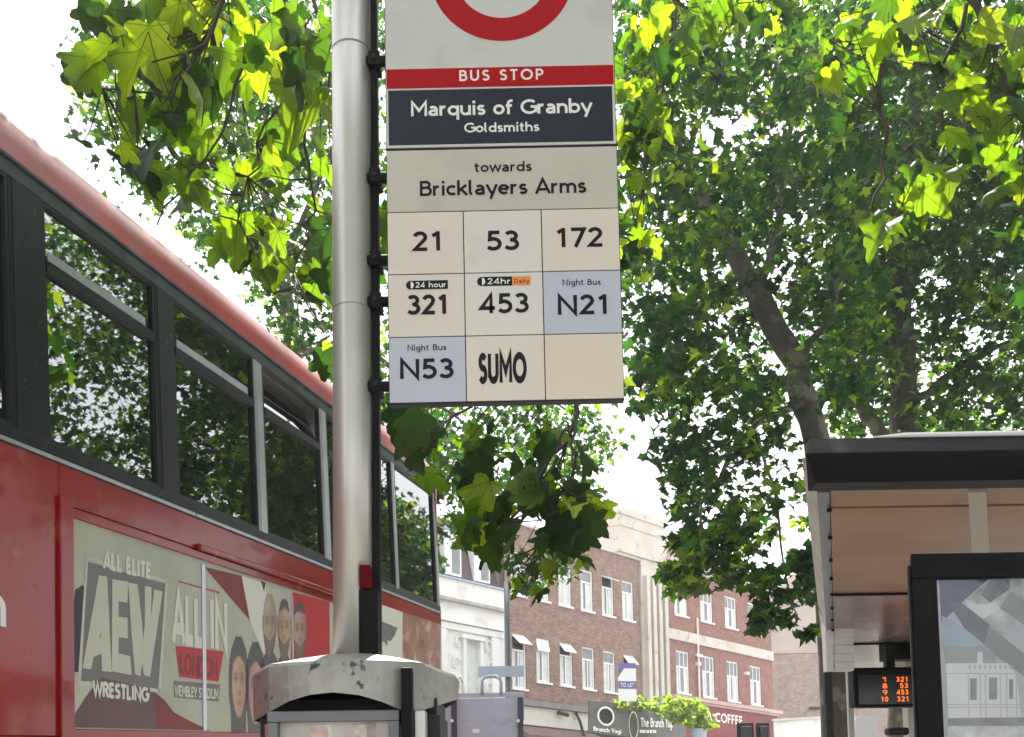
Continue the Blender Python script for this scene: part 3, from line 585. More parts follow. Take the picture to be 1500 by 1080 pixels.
# route tiles
cx = [0, (fl(681, 450)[0]), (fl(796, 450)[0]), FWD]
rows = [('r1', 'r2'), ('r2', 'r3'), ('r3', 'bot')]
tile_m = [[m_tile_c, m_tile_w, m_tile_c], [m_tile_c, m_tile_w, m_tile_b], [m_tile_b, m_tile_c, m_tile_c2]]
tiles = {}
for r_ in range(3):
    for c_ in range(3):
        mb = MB(); gp = .0011; jig = rnd.uniform(-.0003, .0003)
        flbox(mb, cx[c_] + gp * (c_ > 0), cx[c_ + 1] - gp * (c_ < 2), zt[rows[r_][1]] + gp, zt[rows[r_][0]] - gp, -.002, .0012 + jig)
        tiles[r_, c_] = mb.build('route_tile', tile_m[r_][c_], stop, bevel=.0008)
def num(txt, rc_, x0, x1, yb, ch=30.5, wt=.19, track=.10, mat=None): ftext(txt, x0, x1, yb, ch, mat or m_ink, wt, track, tiles[rc_], 'route_number')
num('21', (0, 0), 605, 648, 368); num('53', (0, 1), 713, 761, 367); num('172', (0, 2), 815, 884, 362.5)
num('321', (1, 0), 597, 656, 461); num('453', (1, 1), 703, 775, 459); num('N21', (1, 2), 817, 892, 461)
num('N53', (2, 0), 586, 665, 555); 
ftext('SUMO', 702, 771, 561, 45, m_ink, .25, .14, tiles[2, 1], 'route_number', squash=True)
ftext('Night Bus', 824, 880, 418.5, 9.5, m_ink, .15, .12, tiles[1, 2]); ftext('Night Bus', 597, 654, 514, 9.5, m_ink, .15, .12, tiles[2, 0])
def pill(x0, x1, y0, y1, rc_, txt, tx, split=None):
    par = tiles[rc_]; a = fl(x0, y1); b = fl(x1, y0); hh = (b[1] - a[1]); mb = MB()
    xe = fl(split, y0)[0] if split else b[0]
    pts = [(xe, a[1]), (xe, b[1])] + [(a[0] + hh / 2 + hh / 2 * math.cos(R(q)), a[1] + hh / 2 + hh / 2 * math.sin(R(q))) for q in range(90, 271, 15)]
    mb.poly([fp(x, y, .0018) for x, y in pts]); mb.build('service_badge', m_ink, par)
    if split: mb = MB(); mb.poly([fp(x, y, .0018) for x, y in ((xe, a[1]), (b[0], a[1]), (b[0], b[1]), (xe, b[1]))]); mb.build('service_badge', m_orange, par)
    mb = MB(); c = (a[0] + hh * .52, a[1] + hh / 2); pts = [(c[0] + hh * .34 * math.cos(R(q)), c[1] + hh * .4 * math.sin(R(q))) for q in range(-90, 91, 15)]
    mb.poly([fp(x, y, .0021) for x, y in pts]); mb.build('badge_moon', m_inkw, par)
    ftext(txt, tx[0], tx[1], y1 - 3.2, (y1 - y0) * .62, m_inkw, .17, .1, par, lift=.0022)
pill(595, 656, 411, 425, (1, 0), '24 hour', (609, 654)); pill(699, 777, 405, 420, (1, 1), '24hr', (714, 748), 750)
ftext('Daily', 753, 775, 415.5, 7, m_signred, .16, .1, tiles[1, 1], lift=.0022)
# ---- cap of the timetable post
m_cap = M('cast_cap_metal', (.30, .30, .28), .42, .35, .3, 9, .2, 40, spots=(.05, .05, .045), spot_scale=30, spot_lo=.63)
prof = [(393, 2.10), (422, 2.075), (452, 2.06), (487, 2.05), (525, 2.05), (560, 2.065), (588, 2.085), (605, 2.095), (622, 2.12), (645, 2.24), (668, 2.36), (673, 2.46)]
pts = [(at(x, 1000, y).x, y) for x, y in prof] + [(PXx + .12, 2.56), (PXx - .02, 2.58), (PXx - .16, 2.55), (PXx - .215, 2.44), (PXx - .22, 2.25)]
ztop = at(500, 968, 2.06).z; zb = [at(prof[i][0], y, prof[i][1]).z for i, y in enumerate((1043, 1027, 1018, 1014, 1018, 1028, 1040, 1040, 1040, 1033, 1026, 1026))] + [1.75] * 5
mb = MB(); n = len(pts); c0 = (PXx, PY)
def shrink(p, f): return (c0[0] + (p[0] - c0[0]) * f, c0[1] + (p[1] - c0[1]) * f)
rings = []
rings.append([(*shrink(p, .985), zb[i]) for i, p in enumerate(pts)])
rings.append([(*p, ztop - .006) for p in pts]); rings.append([(*shrink(p, .985), ztop + .0005) for p in pts])
rings.append([(*shrink(p, .62), ztop + .020) for p in pts]); rings.append([(*shrink(p, .30), ztop + .034) for p in pts])
base = 0
for rg in rings: mb.v += rg
for i in range(len(rings) - 1):
    for kk in range(n): mb.f.append((i * n + kk, i * n + (kk + 1) % n, (i + 1) * n + (kk + 1) % n, (i + 1) * n + kk)); mb.uv += [(0, 0)] * 4; mb.mi.append(0)
mb.f.append(tuple((len(rings) - 1) * n + kk for kk in range(n))); mb.uv += [(0, 0)] * n; mb.mi.append(0)
cap = mb.build('post_cap', m_cap, stop, weld=True)
mb = MB(); mb.v = [(*shrink(p, .97), z) for p, z in zip(pts, [z_ + .012 for z_ in zb])] + [(*shrink(p, .8), 1.80) for p in pts]
for kk in range(n): mb.f.append((kk, (kk + 1) % n, n + (kk + 1) % n, n + kk)); mb.uv += [(0, 0)] * 4; mb.mi.append(0)
mb.f.append(tuple(n + kk for kk in range(n))); mb.uv += [(0, 0)] * n; mb.mi.append(0); mb.build('cap_lining', m_black, stop)
# corner extrusions and timetable case below
xa, xb = at(588, 1040, 2.07).x, at(604, 1040, 2.07).x
mb = MB(); mb.box(xa, xb, 2.066, 2.12, .1, at(595, 978, 2.07).z); mb.build('corner_post', m_black, stop, bevel=.003)
mb = MB(); mb.box(xb + .001, at(622, 1050, 2.09).x, 2.10, 2.16, .1, at(595, 1041, 2.1).z); mb.build('corner_post', m_alu, stop, bevel=.002)
mb = MB(); mb.box(at(624, 1060, 2.2).x, at(655, 1060, 2.4).x, 2.17, 2.42, .1, at(640, 1052, 2.3).z); mb.build('side_case', m_charcoal, stop, bevel=.004)
x0, x1 = at(391, 1060, 2.09).x, at(585, 1060, 2.09).x; zt_ = at(480, 1041, 2.09).z; zi = at(480, 1057, 2.09).z
mb = MB(); fw = .022
mb.box(x0, x1, 2.09, 2.12, zi, zt_); mb.box(x0, x0 + fw, 2.09, 2.12, .5, zi - .0005); mb.box(x1 - fw, x1, 2.09, 2.12, .5, zi - .0005); mb.box(x0, x1, 2.09, 2.12, .45, .499)
mb.build('timetable_frame', M('timetable_grey_frame', (.16, .165, .18), .45, .2), stop, bevel=.002)
mb = MB(); mb.box(x0 + .005, x1 - .005, 2.115, 2.2, .45, zi); mb.build('timetable_case', m_charcoal, stop)
post = MB(); post.poly([(x0 + fw, 2.113, .5), (x1 - fw, 2.113, .5), (x1 - fw, 2.113, zi), (x0 + fw, 2.113, zi)])
poster = post.build('timetable_poster', M('poster_paper', (.50, .46, .44), .5, 0, .2, 14), stop)
for k_, (a, b, col) in enumerate(((.02, .05, (.45, .12, .1)), (.06, .10, (.62, .62, .55)), (.115, .15, (.55, .42, .38)), (.165, .19, (.34, .30, .30)), (.2, .23, (.58, .5, .46)), (.24, .262, (.55, .3, .3)))):
    mb = MB(); o_ = .03 * (1 if k_ % 2 else -1); mb.poly([(x0 + a, 2.1127 - .0004 * k_, .9), (x0 + b, 2.1127 - .0004 * k_, .9), (x0 + b + o_, 2.1127 - .0004 * k_, zi - .003 * (k_ % 3 + 1)), (x0 + a + o_, 2.1127 - .0004 * k_, zi - .003 * (k_ % 3 + 1))]); mb.build('poster_print', M('poster_ink_%s' % 'abcdef'[k_], col, .5, 0, .3, 60), poster)
mb = MB(); mb.box(x0 - .02, PXx + .2, 2.1, 2.5, 0, .1); mb.build('base_plinth', m_black, stop, bevel=.01)
mb = MB(); mb.box(PXx - .19, PXx + .19, 2.2, 2.48, .1, 1.79); mb.build('post_body', m_charcoal, stop)

# ================================================================== bus shelter on the right
shel = thing('bus_shelter', 'bus shelter with black pointed fascia and brown soffit beside the big plane tree', 'bus shelter')
SD = Vector((math.sin(R(17.5)), math.cos(R(17.5)), 0)); FY = 3.3
zf0 = at(1350, 705, FY).z; zf1 = at(1350, 637, FY).z; zfm = at(1350, 668, FY).z; xl0 = at(1196, 711, FY).x; xlm = at(1174, 672, FY).x
def sp(x, y, z): return (x + (y - FY) * SD.x / SD.y, y, z)      # shelter plan: skewed along its own axis
XR = xl0 + 2.9; YB = 9.0
mb = MB()   # fascia: pointed profile along the front
c = [(xl0, FY, zf0), (XR, FY, zf0 + .0), (XR, FY - .05, zfm), (xlm, FY - .05, zfm), (xl0 - .012, FY - .0, zf1), (XR, FY, zf1)]
A = [(xl0, FY, zf0), (xlm, FY - .045, zfm), (xl0 - .012, FY + .02, zf1), (xl0, FY + .10, zf1), (xl0, FY + .10, zf0)]
B = [(XR, p[1], p[2]) for p in A]
mb.poly(A); mb.poly(B[::-1])
for i in range(5): mb.poly([A[i], B[i], B[(i + 1) % 5], A[(i + 1) % 5]])
mb.build('front_fascia', m_black, shel, weld=True, bevel=.004)
mb = MB(); mb.tube([(at(1285, 635, FY).x, FY + .03, zf1 + .004), (at(1330, 635, FY).x, FY + .02, zf1 + .006), (XR, FY + .02, zf1 + .008)], [.003, .009, .010], 8); mb.build('roof_edge_highlight', m_winwhite, shel, smooth=True)  # white tube added to paint the sunlit highlight along the roof edge
m_side = M('weathered_side_panel', (.55, .55, .50), .6, .1, .2, 4, 0, spots=(.30, .33, .16), spot_scale=2.5, spot_lo=.6)
mb = MB(); A = [sp(xlm + .002, FY + .0, zfm), sp(xl0 - .002, FY + .02, zf0 + .002), sp(xl0 - .002, YB, zf0 + .002), sp(xlm + .002, YB, zfm)]
mb.hexa([A[1], A[2], (A[2][0] + .01, A[2][1], A[2][2]), (A[1][0] + .01, A[1][1], A[1][2]), A[0], A[3], (A[3][0] + .05, A[3][1], A[3][2]), (A[0][0] + .05, A[0][1], A[0][2])])
mb.build('side_fascia', m_side, shel)
mb = MB(); mb.box(xl0, xl0 + .042, FY + .1, YB, zf0 - .004, zf0 + .02, sp); trim = mb.build('edge_trim', M('blue_grey_trim', (.16, .17, .19), .4, .3, .15, 8), shel)
for k_ in range(9):
    y = FY + .3 + .42 * k_; mb = MB(); q = sp(xl0 + .040, y, zf0 - .006); mb.tube([q, (q[0], q[1], q[2] - .012)], .009, 8); mb.build('rivet', m_black, trim)
m_soff = M('brown_soffit', (.32, .17, .095), .38, .0, .18, 1.2, 0, spec=.15, spots=(.38, .21, .125), spot_scale=1.6, spot_lo=.5)
ys = [FY + .1, FY + .33, 5.33, 7.3, YB]
mg_soff = M('dull_soffit', (.26, .19, .165), .25, .0, .12, 1.5)
for i in range(4):
    mb = MB(); mb.box(xl0 + .044, XR, ys[i] + .006, ys[i + 1] - .006, zf0 + .002 + (.004 if i == 0 else 0), zf0 + .02, sp); mb.build('soffit_panel', m_soff if i < 2 else mg_soff, shel, bevel=.002)
mb = MB(); mb.box(xl0 - .0, XR, FY + .1, YB, zf0 + .022, zf1 - .03, sp); mb.build('roof_deck', m_charcoal, shel)
mb = MB(); a = at(1418, 716, FY + .12); 
def soff(px, py, z): d = ray(px, py); L = (z - EYE.z) / d.z; return EYE + d * L
q = [soff(1418, 722, zf0 - .004), soff(1445, 721, zf0 - .004), soff(1451, 830, zf0 - .004), soff(1425, 832, zf0 - .004)]
mb.hexa([tuple(v) for v in q] + [(v.x, v.y, v.z + .012) for v in q]); mb.build('soffit_cover_strip', M('pale_strip', (.50, .47, .38), .5, 0, .05, 3), shel)
for y, x in ((5.33, 0), (7.3, 0)):
    mb = MB(); mb.box(xl0 + .044, XR, y - .012, y + .012, zf0 - .010, zf0 + .0, sp); mb.build('soffit_bar', m_black, shel)
# louvred end box (white)
m_wbox = M('white_louvre', (.80, .80, .78), .5, 0, .04, 3)
for k_ in range(6):
    y0_ = 908 + k_ * 12.6; mb = MB(); Yk = 6.6
    a = at(1221, y0_, Yk); b = at(1249, y0_ + 12, Yk); mb.box(a.x, b.x, Yk - .02 - (.01 if k_ % 2 else 0), Yk + .05, b.z, a.z); mb.build('louvre', m_wbox, shel, bevel=.004)
a = at(1207, 912, 6.58); b = at(1219, 984, 6.58); mb = MB(); mb.box(a.x, b.x, 6.56, 6.64, b.z, a.z); mb.build('end_plate', m_wbox, shel, bevel=.004)
# legs
def leg(px0, px1, Y, m, top): 
    a = at(px0, 1040, Y).x; b = at(px1, 1040, Y).x; mb = MB(); mb.box(a, b, Y, Y + (b - a), 0, top); mb.build('leg', m, shel, bevel=.003)
leg(1210, 1221, 6.62, m_charcoal, at(1215, 983, 6.62).z)
leg(1243, 1251, 7.9, m_side, zf0); leg(1330, 1352, 7.9, m_side, zf0)
a = at(1297, 936, 7.3); b = at(1345, 966, 7.3); mb = MB(); mb.box(a.x, b.x + .3, 7.3, 7.45, b.z, a.z + .03); mb.build('speaker_box', m_black, shel, bevel=.01)
a = at(1301, 1066, 7.5); b = at(1332, 1077, 7.5); mb = MB(); mb.box(a.x, b.x, 7.48, 7.6, b.z, a.z); mb.build('lean_rail_end', m_charcoal, shel, bevel=.02)
for y in (FY + .5, YB - .3):
    mb = MB(); mb.box(XR - .1, XR - .03, y, y + .07, 0, zf0, sp); mb.build('leg', m_charcoal, shel)

# departure display
DY = 7.2; a = at(1250, 978, DY); b = at(1345, 1035, DY); W_ = .78
disp = thing('departure_display', 'black electronic departure board with orange dot lettering hanging in the shelter', 'display', loc=(a.x, DY, b.z))
hz = a.z - b.z
mb = MB(); mb.box(0, W_, 0, .14, 0, hz); case = mb.build('case', m_black, disp, bevel=.02)
mb = MB(); mb.box(.03, W_ - .03, -.002, .004, .02, hz - .055); scr = mb.build('screen', M('dark_display_glass', (.008, .009, .012), .12), disp)
mb = MB(); mb.box(.25, .31, .04, .1, hz, zf0 - b.z); mb.build('hanger', m_black, disp)
m_led = Memit('orange_led', (1.0, .16, .02), .75)
pl = lambda x, y, l: (x, -.004 - l, y)
k = DY / 1500
for j, (n1, n2, n3) in enumerate((('1', '321', 'Ne'), ('8', '53', 'Pa'), ('9', '453', 'Pa'), ('10', '321', 'Ne'))):
    mb = MB(); yb = (1035 - (998, 1007.5, 1017, 1027)[j]) * k - .0
    x9 = 41 * k if len(n1) == 1 else 38 * k
    text(mb, n1, x9 if len(n1) == 1 else 39 * k, 49 * k, yb, 7 * k, .2, .25, pl); text(mb, n2, (62 if len(n2) == 3 else 67) * k, 79 * k, yb, 7 * k, .2, .2, pl); text(mb, n3, 91 * k, 106 * k, yb, 7 * k, .2, .2, pl); mb.build('led_lettering', m_led, scr, kind='stuff')

# advertising screen standing in front of the shelter
AY = 2.9; xl = at(1338, 900, AY).x; ztp = at(1400, 810, AY).z; xi = at(1377, 950, AY).x; zi2 = at(1400, 846, AY).z
ads = thing('advertising_screen', 'freestanding black framed advertising screen showing a white ornate building', 'advertising screen', loc=(xl, AY, 0))
wA = .95; fi = xi - xl; ft = ztp - zi2
mb = MB()
ash = lambda x, y, z: (x + y * .36, y, z)
mb.box(0, wA, 0, .12, ztp - ft, ztp, ash); mb.box(0, fi, 0, .12, .25, ztp - ft - .0005, ash); mb.box(wA - fi, wA, 0, .12, .25, ztp - ft - .0005, ash); mb.box(fi, wA - fi, 0, .12, .25, .45, ash)
mb.build('frame', m_black, ads, bevel=.004)
mb = MB(); mb.box(-.010, -.001, .02, .10, .25, ztp - .03, ash); mb.build('side_rail', m_charcoal, ads, bevel=.003)
mb = MB(); mb.box(fi - .004, wA - fi + .004, .03, .10, .44, ztp - ft + .004, ash); mb.build('cabinet', m_black, ads)
mb = MB(); mb.box(.2, wA - .2, .02, .1, 0, .25); mb.build('foot', m_black, ads)
def sc(px, py, l=0): p = at(px, py, AY + .028); return (p.x - xl, .028 - l, p.z)
m_pr = lambda nm, c, v=.08, s_=5: M('screen_' + nm, c, .2, 0, v, s_, 0, spec=.6)
zx = lambda x, y: (1320 + x / 3.6, 780 + y / 3.6)
mb = MB(); mb.box(fi + .0, wA - fi, .0282, .0290, .45, ztp - ft - .001); pic = mb.build('poster', m_pr('pale_sky', (.55, .57, .60), .2, 4), ads)
def scp(pts, m, l, nm='poster_print'):
    mb = MB(); mb.poly([sc(*zx(*p), l) for p in pts]); mb.build(nm, m, pic)
scp([(200, 238), (470, 238), (330, 360), (230, 460), (212, 470)], m_pr('violet', (.09, .09, .17), .35, 8), .0003)
scp([(215, 440), (330, 500), (430, 600), (222, 612)], m_pr('blue_haze', (.42, .50, .62), .15, 8), .0006)
scp([(330, 360), (470, 250), (640, 238), (648, 480), (440, 590), (380, 480)], m_pr('cloud', (.48, .49, .50), .5, 16), .0005)
scp([(240, 360), (320, 372), (470, 490), (436, 590), (330, 500)], m_pr('slate', (.13, .14, .18), .3, 9), .0008)
scp([(470, 250), (575, 250), (570, 300), (470, 370), (420, 330)], m_pr('dark_cloud', (.16, .17, .19), .6, 18), .0009)
scp([(330, 350), (400, 380), (500, 370), (520, 410), (430, 455), (360, 400)], m_pr('white_cloud', (.78, .78, .78), .1, 12), .0010)
scp([(462, 490), (648, 640), (648, 760), (500, 650), (438, 590)], m_pr('grey_beam', (.27, .28, .27), .15, 7), .0011)
scp([(575, 310), (648, 360), (648, 490), (520, 400)], m_pr('grey_beam'), .0012) if False else scp([(575, 310), (648, 360), (648, 490), (520, 400)], MATS['screen_grey_beam'], .0012)
scp([(222, 605), (440, 600), (500, 655), (500, 690), (235, 690)], m_pr('pale_roof', (.38, .39, .39), .1, 7), .0013)
mw = m_pr('white_wall', (.80, .80, .79), .05, 9)
scp([(235, 690), (345, 690), (400, 690), (560, 690), (605, 745), (632, 975), (245, 980)], mw, .0014)
scp([(402, 632), (428, 632), (430, 700), (400, 700)], mw, .0015)
gm = m_pr('window_grey', (.27, .28, .28), .25, 20)
for a, b, c2, d_ in ((362, 398, 770, 885), (462, 505, 765, 882), (568, 590, 775, 880)): scp([(a, c2), (b, c2), (b, d_), (a, d_)], gm, .0016)
for a in (350, 412, 440, 518, 552, 602): scp([(a, 750), (a + 7, 750), (a + 9, 975), (a + 2, 975)], m_pr('pale_grey', (.55, .56, .56), .08, 9), .0017)
for y in (742, 905, 920): scp([(240, y), (625, y), (625, y + 6), (240, y + 6)], MATS['screen_pale_grey'], .0018)
for k_ in range(9):
    x = 352 + k_ * 27; scp([(x, 705), (x + 6, 698), (x + 14, 700), (x + 16, 722), (x + 4, 724)], MATS['screen_pale_grey'], .0019)
scp([(245, 980), (648, 975), (648, 1020), (246, 1020)], gm, .0015); scp([(246, 1022), (648, 1022), (648, 1300), (250, 1300)], m_pr('foliage_white', (.66, .67, .67), .3, 26), .0015)
for k_ in range(5):
    x = 660 + 110 * k_; scp([(x, 700), (x + 96, 700), (x + 96, 975), (x, 975)], mw, .0014); scp([(x + 28, 775), (x + 66, 775), (x + 66, 885), (x + 28, 885)], gm, .0016)
scp([(650, 620), (760, 690), (1150, 690), (1150, 640), (900, 560)], MATS['screen_pale_roof'], .0012); scp([(660, 260), (1100, 260), (1150, 420), (900, 520), (700, 400)], MATS['screen_cloud'], .0007)
mb = MB(); mb.poly([(fi, .020, .45), (wA - fi, .020, .45), (wA - fi, .020, ztp - ft - .001), (fi, .020, ztp - ft - .001)]); mb.build('glass', Mglass('screen_glass', (.93, .94, .95), 1.45), ads)

# white rounded notice panel beyond the shelter
a = at(1252, 1050, 11); b = at(1286, 1050, 11)
mb = MB(); pts_ = [(0, 0), (b.x - a.x, 0), (b.x - a.x, a.z - .05)] + [(b.x - a.x - .05 + .05 * math.cos(R(q)), a.z - .05 + .05 * math.sin(R(q))) for q in (20, 45, 70, 90)] + [(.05 + .05 * math.cos(R(q)), a.z - .05 + .05 * math.sin(R(q))) for q in (90, 120, 150, 180)]
mb.prism(pts_, 11, 11.08, lambda x, y, z: (a.x + x, y, z)); o = mb.build('notice_panel', m_winwhite, weld=True); tag(o, 'white round-cornered panel standing under the departure board', 'panel')

# ================================================================== buildings across the street
BV = ray(2257, 1216); sl = BV.z / math.hypot(BV.x, BV.y); HB = Vector((BV.x, BV.y, 0)).normalized(); NB = Vector((HB.y, -HB.x, 0))
P0 = at(796, 999, 41); P0 = Vector((P0.x, P0.y, 0))
def F(s, t, z): p = P0 + HB * s + NB * t; return (p.x, p.y, z + sl * s)       # t>0 towards the street
def fac(px, py, t=0):
    d = ray(px, py); o = P0 + NB * t; L = (o - EYE).dot(NB) / d.dot(NB); p = EYE + d * L; s = (p - P0).dot(HB); return (s, p.z - sl * s)
m_brA = Mbrick('brown_red_brick', (.22, .12, .088), (.31, .195, .15), (.38, .32, .29))
m_brB = Mbrick('red_brick', (.235, .10, .082), (.30, .148, .118), (.34, .25, .22))
m_brC = Mbrick('weathered_brick', (.30, .23, .20), (.38, .30, .26), (.36, .33, .30))
m_pane = M('window_pane_glass', (.16, .18, .18), .06, 0, .3, 1.5, 0, spec=.9)
m_curt = M('net_curtain', (.62, .64, .62), .8, 0, .15, 3)
def wall(mb, s0, s1, z0, z1, holes, t=0, th=.35, fn=F, reveal=.14):
    xs = sorted({s0, s1, *[q for h_ in holes for q in h_[:2]]}); zs = sorted({z0, z1, *[q for h_ in holes for q in h_[2:]]})
    for i in range(len(xs) - 1):
        for j in range(len(zs) - 1):
            cxm, czm = (xs[i] + xs[i + 1]) / 2, (zs[j] + zs[j + 1]) / 2
            if any(a < cxm < b and c < czm < d for a, b, c, d in holes): continue
            mb.poly([fn(xs[i], t, zs[j]), fn(xs[i + 1], t, zs[j]), fn(xs[i + 1], t, zs[j + 1]), fn(xs[i], t, zs[j + 1])], [(xs[i], zs[j]), (xs[i + 1], zs[j]), (xs[i + 1], zs[j + 1]), (xs[i], zs[j + 1])])
    for a, b, c, d in holes:
        for P in (((a, c), (a, d)), ((b, d), (b, c)), ((a, d), (b, d)), ((b, c), (a, c))):
            (p1, q1), (p2, q2) = P
            mb.poly([fn(p1, t, q1), fn(p2, t, q2), fn(p2, t - reveal, q2), fn(p1, t - reveal, q1)], [(p1, q1), (p2, q2), (p2 + .1, q2), (p1 + .1, q1)])
def win(par, a, b, c, d, mull=1, trans=.72, hopper=False, bars=0, t=0, curtain=.5):
    e = .07; mb = MB(); t0, t1 = t - .12, t - .05
    mb.box(a, b, t0, t1, c, c + e, F); mb.box(a, b, t0, t1, d - e, d, F); mb.box(a, a + e, t0, t1, c + e + .002, d - e - .002, F); mb.box(b - e, b, t0, t1, c + e + .002, d - e - .002, F)
    zt2 = c + (d - c) * trans
    mb.box(a + e + .002, b - e - .002, t0 + .01, t1, zt2 - .035, zt2 + .035, F)
    for k in range(mull):
        x = a + (b - a) * (k + 1) / (mull + 1)
        mb.box(x - .03, x + .03, t0 + .015, t1, c + e + .002, zt2 - .037, F)
        if bars: mb.box(x - .02, x + .02, t0 + .015, t1, zt2 + .037, d - e - .002, F)
    wn = mb.build('window', m_winwhite, par)
    mb = MB(); mb.poly([F(a + e, t0 + .03, c + e), F(b - e, t0 + .03, c + e), F(b - e, t0 + .03, zt2 if hopper else d - e), F(a + e, t0 + .03, zt2 if hopper else d - e)]); mb.build('pane', m_pane, wn)
    mb = MB(); mb.box(a - .06, b + .06, t - .05, t + .08, c - .09, c - .004, F); mb.build('sill', m_winwhite, wn)
    mb = MB()
    if curtain:
        for x0_, x1_ in ((a + e, a + e + (b - a) * .36 * rnd.uniform(.6, 1.2)), (b - e - (b - a) * .36 * rnd.uniform(.5, 1.2), b - e)): mb.poly([F(x0_, t0 + .034, c + e), F(x1_, t0 + .034, c + e), F(x1_, t0 + .034, zt2 - .04), F(x0_, t0 + .034, zt2 - .04)])
        mb.build('curtain', m_curt, wn)
    if hopper:
        mb = MB(); ang = R(rnd.uniform(35, 52)) if hopper is True else R(hopper); L = d - e - zt2 - .04
        p = lambda x, l, off=0: F(x, t1 + math.sin(ang) * l - off * 0, d - e - math.cos(ang) * l + off)
        mb.hexa([p(a + .03, 0), p(b - .03, 0), p(b - .03, L + .04), p(a + .03, L + .04), p(a + .03, 0, .035), p(b - .03, 0, .035), p(b - .03, L + .04, .035), p(a + .03, L + .04, .035)]); mb.build('open_light', m_winwhite, wn)
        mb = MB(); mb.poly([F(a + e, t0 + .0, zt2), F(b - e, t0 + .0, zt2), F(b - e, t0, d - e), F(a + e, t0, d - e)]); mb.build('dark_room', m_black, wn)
    return wn
# --- building A (brown-red brick)
bA = thing('brick_office_building', 'brown brick building with open hopper windows left of the stone fins', 'building', loc=(0, 0, 0))
holes = []; sp_ = [(-1.85 + 1.385 * k + .04) for k in range(6)]
cA = [fac(x, 1000)[0] for x in (760, 796, 829, 860.5, 890.5, 920.5)]
cA = [-1.37 + 1.39 * k for k in range(6)]
for c_ in cA: holes += [(c_ - .40, c_ + .40, 9.05, 10.78), (c_ - .40, c_ + .40, 5.72 if c_ > -1 else 5.33, 7.48)]
mb = MB(); wall(mb, -2.12, 6.45, 4.75, 11.86, holes); mb.box(-2.12, 6.45, -9, -.4, -.2, 11.6, F); mb.build('wall', m_brA, bA)
for i, c_ in enumerate(cA):
    win(bA, c_ - .40, c_ + .40, 9.05, 10.78, hopper=(70 if i == 4 else False), trans=.7); win(bA, c_ - .40, c_ + .40, 5.72 if c_ > -1 else 5.33, 7.48, hopper={0: 50, 1: 12, 2: 42, 5: 40}.get(i, False), trans=.70)
mb = MB(); mb.box(-2.14, 6.44, -.3, .10, 11.862, 11.98, F); mb.build('coping', m_stone, bA)
mb = MB(); mb.box(-2.12, 2.7, -.3, .25, 3.9, 4.62, F); mb.build('shop_fascia', M('cream_fascia', (.66, .63, .55), .6, 0, .06, 2), bA)
mb = MB(); mb.box(-2.3, 2.75, .25, .42, 4.64, 4.86, F); mb.build('awning_box', M('grey_awning_box', (.20, .20, .19), .5, .2, .2, 3), bA)
mb = MB(); mb.tube([F(1.6, .3, 4.6), F(1.62, .5, 4.2), F(1.5, .8, 3.6)], .06); mb.tube([F(.4, .4, 4.5), F(.9, .5, 4.42)], .08); mb.build('awning_arm', m_charcoal, bA)
mb = MB(); mb.hexa([F(-2.1, .1, 3.5), F(2.7, .1, 3.5), F(2.7, 1.2, 3.3), F(-2.1, 1.2, 3.3), F(-2.1, .1, 3.9), F(2.7, .1, 3.9), F(2.7, 1.2, 3.42), F(-2.1, 1.2, 3.42)]); mb.build('awning', M('dusky_awning', (.20, .12, .11), .8, 0, .2, 3), bA)
mb = MB(); wall(mb, -2.12, 6.45, -.3, 4.748, [(-1.6, .2, .4, 3.2), (.6, 2.4, .4, 3.2), (3.0, 6.0, .4, 3.2)], t=-.002); mb.build('ground_floor', m_charcoal, bA)
# --- stone tower with fins
bT = thing('stone_fin_tower', 'pale stone stair tower with vertical fins and a stepped block on top', 'tower')
mb = MB(); mb.box(6.46, 8.28, -3.2, .10, 4.2, 11.98, F); mb.build('shaft', m_stone, bT)
for k_ in range(4):
    s = 6.56 + .44 * k_; mb = MB(); mb.box(s, s + .24, .10, .34, 4.2, 11.2, F); mb.build('fin', m_stone, bT, bevel=.01)
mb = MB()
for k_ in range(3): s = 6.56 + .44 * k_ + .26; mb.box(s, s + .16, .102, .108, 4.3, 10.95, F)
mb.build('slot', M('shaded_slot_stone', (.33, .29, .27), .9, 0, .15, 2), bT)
tb = [(4.9, 8.40, -3.6, .16, 11.99, 13.2), (4.95, 8.32, -3.5, .12, 13.202, 13.75), (5.0, 8.22, -3.4, .06, 13.752, 14.15)]
for b_ in tb: mb = MB(); mb.box(*b_[:4], *b_[4:], F); mb.build('crown_block', m_stone, bT, bevel=.03)
for z in (12.02, 13.2, 13.75): mb = MB(); mb.box(4.86, 8.44, -3.64, .20, z - .03, z + .05, F); mb.build('string_course', m_stone, bT, bevel=.01)
# --- building B (red brick)
bB = thing('red_brick_corner_building', 'red brick building with pale stone band above a coffee shop', 'building')
holes = []; cB = [9.58 + 2.12 * k for k in range(4)]
for k_, c_ in enumerate(cB):
    hw = .52
    holes += [(c_ - hw, c_ + hw, 6.18, 8.16), (c_ - hw, c_ + hw, 9.86, 11.42)]
mb = MB(); wall(mb, 8.29, 17.6, 6.0, 12.15, holes); mb.box(8.29, 17.6, -9, -.4, -.8, 12.1, F)
mb.poly([F(17.6, 0, -.8), F(17.6, -9, -.8), F(17.6, -9, 12.15), F(17.6, 0, 12.15)], [(0, 0), (9, 0), (9, 12), (0, 12)]); mb.build('wall', m_brB, bB)
for k_, c_ in enumerate(cB):
    hw = .52
    win(bB, c_ - hw, c_ + hw, 6.18, 8.16, mull=2, trans=.62, bars=1); win(bB, c_ - hw, c_ + hw, 9.86, 11.42, mull=1 if k_ in (0, 3) else 2, trans=.6, bars=1)
mb = MB(); mb.box(8.3, 17.62, -.1, .10, 8.62, 9.10, F); mb.build('stone_band', m_stone, bB)
